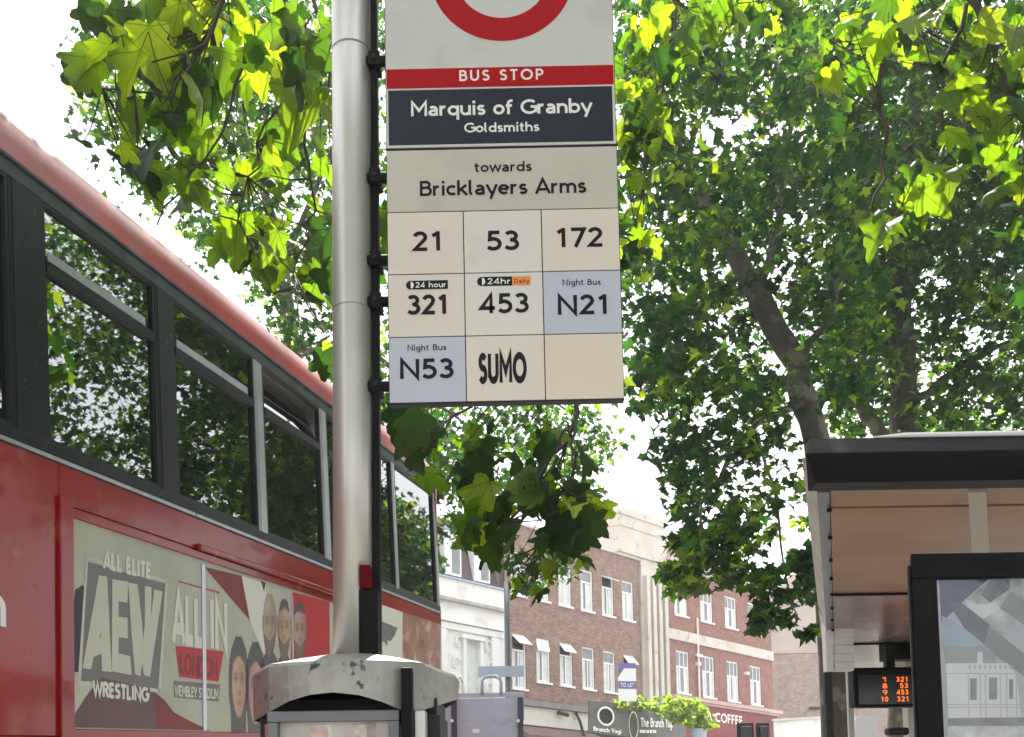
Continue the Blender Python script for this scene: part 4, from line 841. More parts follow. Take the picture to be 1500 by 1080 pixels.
mb = MB(); mb.box(8.3, 17.8, -.2, .35, 12.152, 12.42, F); mb.box(8.3, 17.7, -.2, .2, 12.0, 12.15, F); mb.build('cornice', m_stone, bB)
mb = MB(); mb.box(8.3, 17.72, -.5, -.1, 12.43, 13.1, F); mb.build('parapet', m_brB, bB)
mb = MB(); mb.box(8.3, 17.85, -.1, .40, 5.82, 5.99, F); mb.box(8.3, 17.75, -.1, .28, 5.70, 5.82, F); mb.build('shop_cornice', M('dusty_pink_stone', (.50, .36, .33), .7, 0, .08, 2), bB)
mb = MB(); mb.box(8.3, 17.65, -.3, .18, 4.1, 5.69, F); fas = mb.build('shop_fascia', M('coffee_shop_red', (.22, .04, .04), .6, 0, .15, 2), bB)
m_sgw = M('sign_white', (.82, .82, .80), .5, 0, .02, 3)
sT1, zT1 = fac(1088, 1062, .19); sT0, zT0 = fac(1020, 1046, .19); zT = fac(1088, 1049, .19)[1]
mb = MB(); text(mb, 'COSTA COFFEE', sT1 - 4.9, sT1, zT1 - .02, (zT - zT1) * 1.0, .2, .12, lambda x, y, l: F(x, .185 + l, y), .002); mb.build('lettering', m_sgw, fas)
a, b = fac(1047, 1069, .3), fac(1080, 1080, .3)
mb = MB(); mb.hexa([F(10.6, .2, 2.9), F(13.4, .2, 2.9), F(13.4, 1.0, 2.9), F(10.6, 1.0, 2.9), F(10.6, .2, 4.1), F(13.4, .2, 4.1), F(13.4, .4, 4.0), F(10.6, .4, 4.0)]); mb.build('awning', M('pink_awning', (.55, .10, .18), .7, 0, .08, 3), bB)
mb = MB(); mb.tube([F(10.75, .1, 5.99), F(10.75, .1, 9.9)], .045); mb.build('downpipe', m_winwhite, bB)
mb = MB(); mb.box(10.5, 11.0, .1, .2, 8.02, 8.14, F); mb.build('pipe_hopper', m_winwhite, bB)
for s in (14.85, 10.62): mb = MB(); mb.box(s, s + .2, .0, .2, 7.6, 7.75, F); mb.build('wall_lamp', m_winwhite, bB)
mb = MB(); wall(mb, 8.29, 17.6, -.8, 4.098, [(8.8, 12, .2, 3.2), (12.6, 17, .2, 3.2)], t=-.002); mb.build('ground_floor', m_charcoal, bB)
# --- white building with mansard
bW = thing('white_stucco_building', 'white stucco building with relief ornament under a slate mansard', 'building')
mb = MB(); wall(mb, -14, -2.14, -.3, 8.2, [(-4.25, -3.55, 4.6, 6.9), (-8.2, -7.5, 4.6, 6.9)], t=-.02); mb.box(-14, -2.14, -9, -.4, -.3, 9, F); mb.build('wall', m_stucco, bW)
mb = MB(); mb.box(-14, -2.15, -.3, .06, 8.32, 9.05, F); mb.build('parapet', m_stucco, bW)
mb = MB(); mb.box(-14, -2.15, -.3, .20, 8.20, 8.318, F); mb.build('cornice', M('dusty_cornice', (.42, .41, .39), .8, 0, .3, 3), bW)
mb = MB(); mb.box(-14, -2.15, -.3, .14, 9.052, 9.12, F); mb.build('coping', m_dullgrey, bW)
mb = MB(); mb.hexa([F(-14, -.3, 9.1), F(-2.15, -.3, 9.1), F(-2.15, -4, 9.1), F(-14, -4, 9.1), F(-14, -.9, 11.6), F(-2.15, -.9, 11.6), F(-2.15, -4, 11.6), F(-14, -4, 11.6)]); mb.build('mansard_roof', Mbrick('slate_tiles', (.17, .13, .12), (.23, .17, .15), (.12, .09, .09), .3, .2), bW)
for s in (-4.55, -3.05, -6.6, -8.4):
    mb = MB(); mb.box(s - .42, s + .42, -1.2, -.28, 9.3, 11.0, F); dm = mb.build('dormer', m_winwhite, bW); mb = MB(); mb.box(s - .06, s + .34, -.285, -.27, 9.4, 10.6, F); mb.build('pane', m_pane, dm)
    mb = MB(); mb.box(s - .5, s + .5, -1.2, -.2, 11.002, 11.1, F); mb.build('dormer_roof', m_dullgrey, dm)
for z0, z1, t1 in ((7.15, 7.4, .12), (7.42, 7.5, .2)): mb = MB(); mb.box(-14, -2.3, -.02, t1, z0, z1, F); mb.build('frieze', m_stucco, bW, bevel=.02)
for s in (-5.45, -2.75, -6.9):
    mb = MB(); mb.box(s - .2, s + .2, -.02, .12, .2, 7.14, F); mb.build('pilaster', m_stucco, bW, bevel=.02)
for s in (-3.9, -7.85):
    mb = MB(); mb.box(s - .5, s - .36, -.02, .10, 4.6, 6.9, F); mb.box(s + .36, s + .5, -.02, .10, 4.6, 6.9, F); mb.box(s - .6, s + .6, -.02, .16, 6.902, 7.05, F); mb.build('window_surround', m_stucco, bW, bevel=.01)
    mb = MB(); mb.poly([F(s - .35, -.12, 4.6), F(s + .35, -.12, 4.6), F(s + .35, -.12, 6.9), F(s - .35, -.12, 6.9)]); mb.build('pane', m_curt, bW)
def orn(cx_, cz, r_, n_=10):
    mb = MB()
    mb.tube([F(cx_ + r_ * math.cos(q * .5) * (1 - q / 16), .05, cz + r_ * math.sin(q * .5) * (1 - q / 16) * 1.5) for q in range(14)], .032, 6); mb.build('relief_scroll', m_stucco, bW, smooth=True)
for c_, z in ((-4.6, 6.7), (-3.1, 6.7), (-4.75, 5.9), (-3.0, 5.9), (-4.6, 5.2), (-3.1, 5.1), (-4.7, 4.5), (-3.05, 4.4)): orn(c_, z, .22)
# --- gable building far right
GY = 62
bG = thing('gable_wall_building', 'weathered brick gable with a pink rendered top behind the coffee shop', 'building')
def Gp(x, t, z): return (x, GY - t, z)
g0 = at(1126, 960, GY); g1 = at(1345, 960, GY); gz = lambda y: at(1180, y, GY).z
mb = MB(); a_, b_ = g0.x, g1.x + 3
mb.poly([Gp(a_, 0, -.1), Gp(b_, 0, -.1), Gp(b_, 0, gz(955)), Gp(a_, 0, gz(958))], [(a_, 0), (b_, 0), (b_, 8), (a_, 8)]); mb.box(a_, b_, -6, -.1, -.1, gz(960), Gp); mb.build('wall', m_brC, bG)
mb = MB(); mb.prism([(a_, gz(957)), (b_, gz(957)), (b_, gz(800)), (g0.x + 3.5, gz(800)), (a_, gz(880))], GY - .03, GY + 6, lambda a, y, b: (a, y, b)); mb.build('rendered_gable', M('pink_render', (.42, .35, .33), .9, 0, .12, .5), bG)
mb = MB(); mb.box(at(1200, 957, GY).x, at(1216, 957, GY).x, .05, .1, gz(960), gz(955), Gp); mb.box(at(1185, 1038, GY).x, at(1210, 1038, GY).x, .0, .08, gz(1040), gz(1036), Gp); mb.build('ledge', m_charcoal, bG)
# low white wall in front
LY = 52; mb = MB(); p = at(1133, 1057, LY); q = at(1252, 1050, LY); mb.hexa([(p.x, LY, -.1), (q.x, LY, -.1), (q.x, LY + .3, -.1), (p.x, LY + .3, -.1), (p.x, LY, p.z), (q.x, LY, q.z), (q.x, LY + .3, q.z), (p.x, LY + .3, p.z)]); lw = mb.build('white_wall', m_stucco); tag(lw, 'low white rendered wall in front of the brick gable', 'wall')
mb = MB(); mb.hexa([(p.x - .1, LY - .1, p.z), (q.x, LY - .1, q.z), (q.x, LY + .4, q.z), (p.x - .1, LY + .4, p.z), (p.x - .1, LY - .1, p.z + .12), (q.x, LY - .1, q.z + .12), (q.x, LY + .4, q.z + .12), (p.x - .1, LY + .4, p.z + .12)]); mb.build('coping', m_stone, lw)
# --- dark shop sign
sg = thing('shop_sign', 'dark grey shop sign with round emblem and white lettering under the brick building', 'sign')
def SGp(px, py, Y=37.0): p = at(px, py, Y); return (p.x, p.y, p.z)
m_sgd = M('dark_grey_sign', (.085, .085, .08), .5, 0, .2, 1.5)
GYs = 36.0
sgn = lambda x, Y: at(x, 1040, Y).x
q = [(863, 1026, 36), (922, 1032, 38.5), (922, 1080, 38.5), (863, 1073, 36)]
P = [Vector(SGp(*v)) for v in q]; dn = Vector((0, .6, 0))
mb = MB(); mb.hexa([tuple(P[3]), tuple(P[2]), tuple(P[2] + dn), tuple(P[3] + dn), tuple(P[0]), tuple(P[1]), tuple(P[1] + dn), tuple(P[0] + dn)]); bd = mb.build('board', m_sgd, sg)
mb = MB(); 
rim = [SGp(920 + 0, 1033, 38.6)]
xs_ = [(921, 38.5), (950, 39.0), (975, 39.9), (995, 41.2), (1005, 42.8)]
tp = [Vector(SGp(x, y, Y)) for (x, Y), y in zip(xs_, (1034, 1037, 1043, 1052, 1060))]; bt = [Vector(SGp(x, 1084, Y)) for (x, Y) in xs_]
for i in range(4): mb.poly([tuple(bt[i]), tuple(bt[i + 1]), tuple(tp[i + 1]), tuple(tp[i])]); mb.poly([tuple(tp[i]), tuple(tp[i + 1]), tuple(tp[i + 1] + dn * 3), tuple(tp[i] + dn * 3)])
mb.build('curved_board', m_sgd, sg, weld=True)
mb = MB(); rimp = [tuple(v + Vector((0, -.03, .04))) for v in tp]; mb.tube(rimp, .08, 6); mb.build('top_trim', m_winwhite, sg)
def onb(x, y, l=0):                      # on the flat board, x,y in 0..1
    p = P[3].lerp(P[2], x).lerp(P[0].lerp(P[1], x), y); return (p.x, p.y - .03 - l, p.z)
mb = MB(); 
for i in range(28):
    a0, a1 = 2 * math.pi * i / 28, 2 * math.pi * (i + 1) / 28; mb.poly([onb(.40 + math.cos(a) * r_ * .21, .56 + math.sin(a) * r_ * .30, .01) for a, r_ in ((a0, 1), (a1, 1), (a1, .8), (a0, .8))])
mb.build('emblem_ring', m_sgw, bd)
mb = MB(); mb.poly([onb(.40 + math.cos(2 * math.pi * i / 20) * .16, .56 + math.sin(2 * math.pi * i / 20) * .23, .008) for i in range(20)]); mb.build('emblem_disc', m_black, bd)
mb = MB(); text(mb, 'Brunch Yogi', .10, .78, .07, .13, .2, .08, lambda x, y, l: onb(x, y, .01 + l)); mb.build('lettering', m_sgw, bd)
def onc(x, y, l=0): 
    i = min(3, int(x * 4)); f_ = x * 4 - i; a = bt[i].lerp(bt[i + 1], f_); b = Vector((a.x, a.y, tp[0].z)); p = a.lerp(b, y); return (p.x, p.y - .16 - l, p.z)
mb = MB(); text(mb, 'The Brunch Yogi', .15, .62, .38, .27, .2, .12, lambda x, y, l: onc(x, y, .01 + l), squash=True); mb.build('lettering', m_sgw, sg); mb = MB(); text(mb, 'BRUNCH', .14, .35, .20, .09, .2, .1, lambda x, y, l: onc(x, y, .01 + l)); mb.build('lettering', m_sgw, sg)
mb = MB()
for i in range(20):
    a0, a1 = 2 * math.pi * i / 20, 2 * math.pi * (i + 1) / 20; mb.poly([onc(.06 + math.cos(a) * r_ * .06, .42 + math.sin(a) * r_ * .42, .012) for a, r_ in ((a0, 1), (a1, 1), (a1, .88), (a0, .88))])
mb.build('emblem_ring', m_sgw, sg)
# --- estate agent board
ag = thing('agents_board', 'purple and white agents board fixed between the brick building and fins', 'sign')
s0, z0 = fac(906, 1028, .9); s1, z1 = fac(930, 972, .9)
AB = 36.5; a = at(906, 1027, AB); b = at(931, 971, AB); Hh = b.z - a.z; Ww = b.x - a.x
def AP(x, l, y): return (a.x + x * Ww, AB - l, a.z + y * Hh - x * .02)
m_pur = M('board_purple', (.14, .12, .33), .5, 0, .06, 3)
mb = MB(); mb.box(0, 1, 0, .05, 0, 1, AP); bb = mb.build('board', m_sgw, ag)
for y0, y1 in ((.86, 1.0), (.32, .52)): mb = MB(); mb.box(0, 1, .05, .06, y0, y1, AP); mb.build('band', m_pur, bb)
mb = MB(); mb.poly([AP(0, .058, .86), AP(.35, .058, .86), AP(0, .058, .62)]); mb.build('band', m_pur, bb)
mb = MB(); text(mb, 'TO LET', .12, .88, .37, .10, .2, .1, lambda x, y, l: AP(x, .065 + l, y)); mb.build('lettering', m_sgw, bb)
mb = MB(); mb.box(.45, .55, -.06, 0, -.12, .9, AP); mb.build('post', m_winwhite, ag)
# --- street lamp column with plates, sign backs
LPY = 14.0
lp = thing('sign_column', 'slim grey column rising between the white and brick buildings', 'post')
tpp = at(742, 852, LPY); xc = tpp.x; r_ = 4.2 * LPY / 1500
mb = MB(); mb.tube([(xc - .01, LPY, 0), (xc, LPY, tpp.z)], r_, 14); mb.build('column', M('blue_grey_column', (.13, .14, .17), .5, .3), lp, smooth=True)
a = at(700, 992, LPY - .1); b = at(770, 975, LPY - .1)
mb = MB(); mb.box(a.x, xc + .22, LPY - .09, LPY - .06, a.z, b.z); mb.build('plate', m_dullgrey, lp, bevel=.004)
mb = MB(); mb.tube([(xc, LPY, z_ ) for z_ in (a.z + .02, b.z - .03)], r_ * 1.25, 14); mb.build('clamp', m_charcoal, lp)
sb = thing('sign_backs', 'pair of grey traffic sign backs on posts beside the timetable post', 'sign')
SBY = 12.5; a = at(650, 1016, SBY); b = at(770, 1200, SBY)
for y0, y1 in ((1016, 1021), (1024, 1055), (1057, 1150)):
    p = at(652, y0, SBY); q = at(768, y1, SBY); mb = MB(); mb.box(p.x, q.x, SBY, SBY + .02, q.z, p.z); mb.build('panel', m_dullgrey, sb, bevel=.003)
for x in (665, 762):
    p = at(x - 4, 1022, SBY); q = at(x + 4, 1022, SBY); mb = MB(); mb.box(p.x, q.x, SBY - .05, SBY - .005, 0, p.z); mb.build('post', M('dark_blue_post', (.05, .06, .09), .5, .3), sb, bevel=.003)
    mb = MB(); c_ = at(x - 3, 1056, SBY - .06); mb.tube([(c_.x, SBY - .07, c_.z), (c_.x, SBY - .051, c_.z)], .022, 8); mb.build('bolt', m_winwhite, sb)
p = at(692, 1068, SBY); q = at(702, 1074, SBY); mb = MB(); mb.box(p.x, q.x, SBY - .004, SBY - .001, q.z, p.z); mb.build('sticker', m_winwhite, sb)
ub = [at(x, y, SBY) for x, y in ((706, 1018), (706, 998), (709, 993), (716, 991), (726, 991), (732, 994), (734, 1000), (734, 1018))]
mb = MB(); mb.tube([tuple(v) for v in ub], .022, 8); mb.build('hoop', m_dullgrey, sb, smooth=True)
# --- traffic signals
for (x0_, x1_, lab) in ((1080, 1104, 'black traffic signal head below the coffee shop lettering, left of the pair'), (1108, 1127, 'black traffic signal head nearer the white wall, right of the pair')):
    TY = 27; a = at(x0_, 1059, TY); b = at(x1_, 1059, TY); t_ = thing('traffic_signal', lab, 'traffic light', loc=(a.x, TY, 0), group='traffic signals below the coffee shop')
    W2 = b.x - a.x; mb = MB(); mb.box(0, W2, 0, .12, a.z - 1.1, a.z); mb.build('backing_board', m_black, t_, bevel=.02)
    mb = MB(); mb.box(W2 * .2, W2 * .8, -.16, -.001, a.z - 1.0, a.z - .1); hd = mb.build('head', m_charcoal, t_, bevel=.02)
    mb = MB(); mb.tube([(W2 / 2, .2, -.1), (W2 / 2, .2, a.z - .3)], .057, 10); mb.build('post', m_charcoal, t_)

# ================================================================== foliage
def leaf_outline():
    h_ = [(0, .0), (.12, -.07), (.27, -.07), (.42, -.03), (.40, .10), (.33, .19), (.44, .27), (.55, .47), (.40, .50), (.27, .51), (.30, .65), (.15, .80)]
    return h_ + [(0, 1.0)] + [(-x, y) for x, y in reversed(h_[1:])]
OUT0 = leaf_outline(); OUT = []
for i_ in range(len(OUT0)):
    a_, b_ = OUT0[i_], OUT0[(i_ + 1) % len(OUT0)]; OUT.append(a_)
    if i_ in (0, len(OUT0) - 1): continue
    dx_, dy_ = b_[0] - a_[0], b_[1] - a_[1]; mx_, my_ = (a_[0] + b_[0]) / 2, (a_[1] + b_[1]) / 2; sg_ = 1 if (mx_ * dy_ - (my_ - .3) * dx_) > 0 else -1
    OUT.append((mx_ + sg_ * dy_ * .16, my_ - sg_ * dx_ * .16))
def leaf_mesh(name, seed):
    r = random.Random(seed); c = (0, .28); cu = r.uniform(.1, .6); fo = r.uniform(.1, .7); tw = r.uniform(-.5, .5); wav = r.uniform(.03, .08); ax_ = r.uniform(.82, 1.08); ay_ = r.uniform(.95, 1.2)
    def Z(x, y): return -cu * (y - .2) ** 2 + fo * abs(x) ** 1.3 * (1 if seed % 3 else -1) + tw * x * y + wav * math.sin(9 * x + seed) * math.cos(7 * y + seed)
    o2 = [(x * ax_ * r.uniform(.93, 1.05), y * ay_ * r.uniform(.96, 1.03)) for x, y in OUT]; n = len(o2)
    v = [(c[0], c[1], Z(*c))] + [((x + c[0]) * .5, (y + c[1]) * .5, Z((x + c[0]) * .5, (y + c[1]) * .5)) for x, y in o2] + [(x, y, Z(x, y)) for x, y in o2]
    f = []
    for i in range(n):
        j = (i + 1) % n; f += [(0, 1 + i, 1 + j), (1 + i, 1 + n + i, 1 + n + j, 1 + j)]
    me = bpy.data.meshes.new(name); me.from_pydata(v, [], f); ul = me.uv_layers.new(name='UVMap')
    ul.data.foreach_set('uv', [q for fc in f for i in fc for q in v[i][:2]]); me.materials.append(m_leaf); me.polygons.foreach_set('use_smooth', [True] * len(f)); return me
LEAVES = [leaf_mesh('leaf', k) for k in range(14)]
SHADE_LEAVES = []
for m_ in LEAVES: q_ = m_.copy(); q_.materials[0] = m_leaf_shade; SHADE_LEAVES.append(q_)
def leaf_rot(face=None):
    az = rnd.uniform(0, 2 * math.pi); k = rnd.uniform(.25, 1.6)
    tdir = Vector((math.cos(az), math.sin(az), -k)).normalized()
    nn = Vector((0, 0, 1)); nn = (nn - tdir * nn.dot(tdir)).normalized()
    nn.rotate(Matrix.Rotation(R(rnd.gauss(0, 38)), 3, tdir)); x = tdir.cross(nn)
    return Matrix((x, tdir, nn)).transposed()
def inpoly(x, y, P):
    c = False; n = len(P)
    for i in range(n):
        x1, y1 = P[i]; x2, y2 = P[(i + 1) % n]
        if (y1 > y) != (y2 > y) and x < (x2 - x1) * (y - y1) / (y2 - y1) + x1: c = not c
    return c
def bough(par, paths, regions, size, shade_share=.2):
    """paths: lists of (px,py,Y,radius); regions: (polygon, count, Y0, Y1, scale)"""
    samples = []
    for pth in paths:
        P = [at(p[0], p[1], p[2]) for p in pth]; rr = [p[3] for p in pth]
        Q = []; q_r = []
        for i in range(len(P) - 1):
            for k in range(4):
                f_ = k / 4; Q.append(P[i].lerp(P[i + 1], f_) + Vector((rnd.gauss(0, .012), rnd.gauss(0, .012), rnd.gauss(0, .012)))); q_r.append(rr[i] + (rr[i + 1] - rr[i]) * f_)
        Q.append(P[-1]); q_r.append(rr[-1]); mb = MB(); mb.tube(Q, q_r, 6); mb.build('branch', m_twig, par, smooth=True); samples += Q
    tw = MB()
    for poly, cnt, y0, y1, sc_ in regions:
        xs = [p[0] for p in poly]; ys = [p[1] for p in poly]; k = 0; tries = 0
        clus = []
        while k < cnt and tries < 20000:
            tries += 1
            if clus and rnd.random() < .55:
                b_ = rnd.choice(clus); x, y, Y = b_[0] + rnd.gauss(0, 28), b_[1] + rnd.gauss(0, 28), b_[2] + rnd.gauss(0, .15)
            else: x, y, Y = rnd.uniform(min(xs), max(xs)), rnd.uniform(min(ys), max(ys)), rnd.uniform(y0, y1)
            if not inpoly(x, y, poly): continue
            if len(clus) < cnt * .25: clus.append((x, y, Y))
            p = at(x, y, Y); rot = leaf_rot(); s = size * sc_ * rnd.uniform(.5, 1.22)
            o = bpy.data.objects.new('leaf', rnd.choice(SHADE_LEAVES if rnd.random() < shade_share else LEAVES)); COL.objects.link(o); o.parent = par
            base_ = p - rot @ Vector((0, .4 * s, 0))
            o.matrix_world = Matrix.Translation(base_) @ rot.to_4x4() @ Matrix.Scale(s, 4); k += 1
            near = min(samples, key=lambda q_: (q_ - base_).length) if samples else base_
            d = near - base_; L = d.length; stem = base_ - rot @ Vector((0, min(.35 * s, L), 0))
            if L < .9: mid = stem.lerp(near, .45) + Vector((0, 0, -.06 * L)); tw.tube([base_, stem, mid, near], [.0016, .002, .0025, .004], 4, cap=False)
            else: tw.tube([base_, base_.lerp(stem, .6)], [.0014, .0012], 4, cap=False)
    if tw.f: tw.build('twigs', m_twig, par, kind='stuff')
FAR = [(0, 0), (.34, .02), (.26, .22), (.52, .46), (.22, .5), (0, 1), (-.22, .5), (-.52, .46), (-.26, .22), (-.34, .02)]
def foliage(name, par, centers, size, mat, droop=.7, kind='stuff', tri=True):
    """centers Nx3 array -> one mesh of lobed leaves"""
    N = len(centers); o2 = np.array(FAR); n = len(o2)
    v0 = np.zeros((n + 1, 3)); v0[0] = (0, .3, 0); v0[1:, :2] = o2; v0[:, 2] = -.25 * (v0[:, 1] - .3) ** 2 + .22 * np.abs(v0[:, 0]); v0[:, 1] -= .4
    az = nr.uniform(0, 2 * np.pi, N); k = nr.uniform(.0, 1.6, N) * droop; t = np.stack([np.cos(az), np.sin(az), -k], 1); t /= np.linalg.norm(t, axis=1)[:, None]
    up = np.array([0, 0, 1.]); nn = up - t * t[:, 2:3]; nn /= np.linalg.norm(nn, axis=1)[:, None]; x = np.cross(t, nn)
    a = nr.normal(0, .6, N)[:, None]; n2 = nn * np.cos(a) + x * np.sin(a); x2 = np.cross(t, n2)
    s = (size * nr.uniform(.6, 1.25, N))[:, None, None]
    V = centers[:, None, :] + s * (v0[None, :, 0:1] * x2[:, None, :] + v0[None, :, 1:2] * t[:, None, :] + v0[None, :, 2:3] * n2[:, None, :])
    V = V.reshape(-1, 3); base = (np.arange(N) * (n + 1))[:, None, None]
    f0 = np.array([(0, 1 + i, 1 + (i + 1) % n) for i in range(n)]); Fc = (f0[None] + base).reshape(-1, 3)
    me = bpy.data.meshes.new(name); me.vertices.add(len(V)); me.vertices.foreach_set('co', V.ravel())
    me.loops.add(Fc.size); me.loops.foreach_set('vertex_index', Fc.ravel().astype(np.int32)); me.polygons.add(len(Fc))
    me.polygons.foreach_set('loop_start', (np.arange(len(Fc)) * 3).astype(np.int32))
    uvv = v0[:, :2] + np.array([0, .4]); ul = me.uv_layers.new(name='UVMap'); ul.data.foreach_set('uv', np.tile(uvv[f0.ravel()], (N, 1)).ravel())
    me.materials.append(mat); me.update(); me.validate()
    o = bpy.data.objects.new(name, me); COL.objects.link(o)
    if par: o.parent = par
    if kind: o['kind'] = kind
    return o
def seg_d(x, y, a, b):
    dx, dy = b[0] - a[0], b[1] - a[1]; f_ = max(0, min(1, ((x - a[0]) * dx + (y - a[1]) * dy) / (dx * dx + dy * dy))); return math.hypot(x - a[0] - f_ * dx, y - a[1] - f_ * dy)
def crown_pts(regions, clump=.55, per=26, excl=()):
    """regions: (polygon px, n_clumps, Y0, Y1, clump radius) -> leaf centres gathered in sprays"""
    out_ = []
    for poly, nc, y0, y1, cr in regions:
        xs = [p[0] for p in poly]; ys = [p[1] for p in poly]; k = 0
        while k < nc:
            x, y = rnd.uniform(min(xs), max(xs)), rnd.uniform(min(ys), max(ys))
            if not inpoly(x, y, poly): continue
            Y = rnd.uniform(y0, y1)
            if any(Y < ym and min(seg_d(x, y, pl[i], pl[i + 1]) for i in range(len(pl) - 1)) < wd for pl, wd, ym in excl):
                
                if rnd.random() < .86: k += .5; continue
            k += 1; c_ = np.array(at(x, y, Y)); m_ = max(4, int(rnd.gauss(per, per * .35)))
            q = nr.normal(0, 1, (m_, 3)); q /= np.linalg.norm(q, axis=1)[:, None]; q *= (nr.uniform(0, 1, m_) ** .5)[:, None] * cr * rnd.uniform(.6, 1.3); q[:, 2] *= .55; q[:, 2] -= .25 * np.hypot(q[:, 0], q[:, 1])
            out_.append(c_ + q)
    return np.concatenate(out_)
def limb(par, pth, name='limb', n=12):
    P = [at(p[0], p[1], p[2]) for p in pth]; rr = [p[3] * p[2] / 1500 / 2 for p in pth]; Q = []; q_r = []
    for i in range(len(P) - 1):
        for k in range(4): f_ = k / 4; Q.append(P[i].lerp(P[i + 1], f_) + Vector([rnd.gauss(0, .02) for _ in range(3)]) * (0 if i == 0 and k == 0 else 1)); q_r.append((rr[i] + (rr[i + 1] - rr[i]) * f_) * rnd.uniform(.93, 1.08))
    Q.append(P[-1]); q_r.append(rr[-1]); mb = MB(); mb.tube(Q, q_r, n); return mb.build(name, m_bark, par, smooth=True)

# --- large plane tree behind the shelter (leaning trunk)
TY1 = 13.5
g1 = at(1228, 1150, TY1)
t1 = thing('plane_tree', 'tall plane tree whose bare trunk leans left above the shelter roof', 'tree', loc=(0, 0, 0))
limb(t1, [(1232, 1320, TY1, 50), (1226, 960, TY1, 44), (1196, 645, TY1, 40), (1166, 540, TY1, 38), (1110, 430, TY1 + .2, 34), (1070, 360, TY1 + .5, 30), (1030, 280, TY1 + .8, 24), (985, 190, TY1 + 1.2, 16), (940, 80, TY1 + 1.6, 9)], 'trunk')
for pth in ([(1166, 540, TY1, 14), (1215, 470, TY1 - .5, 11), (1235, 400, TY1 - 1, 8), (1260, 300, TY1 - 1.4, 6), (1290, 180, TY1 - 1.8, 4)], [(1110, 430, TY1 + .2, 16), (1140, 330, TY1 + .6, 12), (1150, 220, TY1 + 1, 9), (1180, 80, TY1 + 1.4, 5)], [(1070, 360, TY1 + .5, 12), (1000, 330, TY1 + .3, 8), (950, 340, TY1, 5), (905, 400, TY1, 3)],
            [(1180, 590, TY1, 12), (1120, 610, TY1 - .8, 8), (1070, 660, TY1 - 1.4, 6), (1030, 740, TY1 - 1.8, 4), (1020, 820, TY1 - 2, 3)], [(1110, 640, TY1 - .9, 5), (1140, 740, TY1 - 1.4, 4), (1150, 850, TY1 - 1.6, 3), (1165, 915, TY1 - 1.7, 2)]):
    limb(t1, pth, 'limb', 8)
reg1 = [([(905, 0), (1300, 0), (1300, 560), (1200, 640), (1160, 600), (940, 600), (915, 500)], 600, 11, 18, .42),
        ([(905, -300), (1400, -300), (1400, 0), (905, 0)], 60, 12, 18, .6),
        ([(970, 600), (1190, 600), (1185, 700), (1120, 800), (1060, 850), (1000, 800), (985, 700)], 70, 11, 14, .38),
        ([(985, 790), (1090, 760), (1100, 830), (1070, 850), (1020, 860), (975, 872)], 22, 11, 12.5, .25),
        ([(1115, 830), (1190, 780), (1198, 860), (1160, 900), (1120, 930), (1095, 925)], 22, 11, 12.5, .22), ([(1183, 925), (1197, 920), (1195, 945), (1180, 940)], 2, 11, 12, .10), ([(1190, 640), (1225, 640), (1230, 800), (1195, 880), (1175, 760)], 10, 14, 16, .3)]
foliage('foliage', t1, crown_pts(reg1, per=21, excl=[([(1210, 700), (1196, 645), (1166, 540), (1110, 430), (1080, 380)], 46, TY1 + .6)]), .165, m_leaf_far)
# --- upright plane tree
TY2 = 17
t2 = thing('plane_tree', 'upright plane tree with straight trunk rising behind the shelter roof at right', 'tree')
limb(t2, [(1330, 1300, TY2, 56), (1330, 960, TY2, 50), (1325, 640, TY2, 42), (1320, 500, TY2, 38), (1318, 350, TY2, 34), (1330, 220, TY2, 26), (1350, 80, TY2, 18), (1360, -80, TY2, 10)], 'trunk')
for pth in ([(1330, 700, TY2, 26), (1290, 640, TY2 - .5, 22), (1255, 580, TY2 - .8, 18), (1235, 520, TY2 - 1, 14), (1215, 400, TY2 - 1, 8)], [(1322, 420, TY2, 16), (1400, 330, TY2, 12), (1470, 280, TY2, 8)], [(1328, 600, TY2, 14), (1400, 540, TY2 - .5, 10), (1480, 500, TY2 - 1, 6)]): limb(t2, pth, 'limb', 8)
reg2 = [([(1180, 0), (1560, 0), (1560, 640), (1230, 640)], 680, 14, 21, .6), ([(1200, -300), (1700, -300), (1700, 0), (1200, 0)], 50, 15, 20, .7), ([(1560, 0), (1900, 0), (1900, 600), (1560, 620)], 260, 12, 20, .7)]
foliage('foliage', t2, crown_pts(reg2, per=26, excl=[([(1325, 680), (1320, 500), (1318, 400)], 44, TY2 + .5), ([(1290, 640), (1255, 580), (1235, 520)], 26, TY2)]), .175, m_leaf_far)
# --- trees across the road behind the bus
t3 = thing('plane_tree', 'pale hazy plane tree rising behind the red bus roof', 'tree')
limb(t3, [(455, 1280, 21, 40), (450, 800, 21, 34), (430, 520, 21, 26), (415, 400, 21, 20), (380, 250, 21, 12), (330, 100, 21, 6)], 'trunk')
limb(t3, [(430, 520, 21, 14), (520, 500, 20, 10), (600, 560, 19, 6), (680, 620, 19, 3)], 'limb', 8); limb(t3, [(415, 400, 21, 10), (470, 250, 21, 8), (540, 100, 21, 4)], 'limb', 8); limb(t3, [(600, 560, 19, 5), (760, 560, 19, 4), (860, 620, 19, 3)], 'limb', 8)
reg3 = [([(120, 0), (560, 0), (560, 600), (470, 590), (330, 440), (215, 290), (120, 180)], 430, 14, 24, .5), ([(550, 590), (900, 590), (880, 680), (760, 700), (700, 780), (640, 700), (560, 720)], 110, 16, 22, .5), ([(120, -300), (900, -300), (900, 0), (120, 0)], 50, 17, 24, .8), ([(556, 0), (900, 0), (900, 590), (556, 590)], 90, 17, 24, .7),
        ([(545, 600), (650, 600), (645, 830), (560, 780)], 50, 16, 20, .4), ([(650, 640), (880, 640), (870, 840), (780, 870), (700, 780), (650, 760)], 46, 14, 18, .38)]
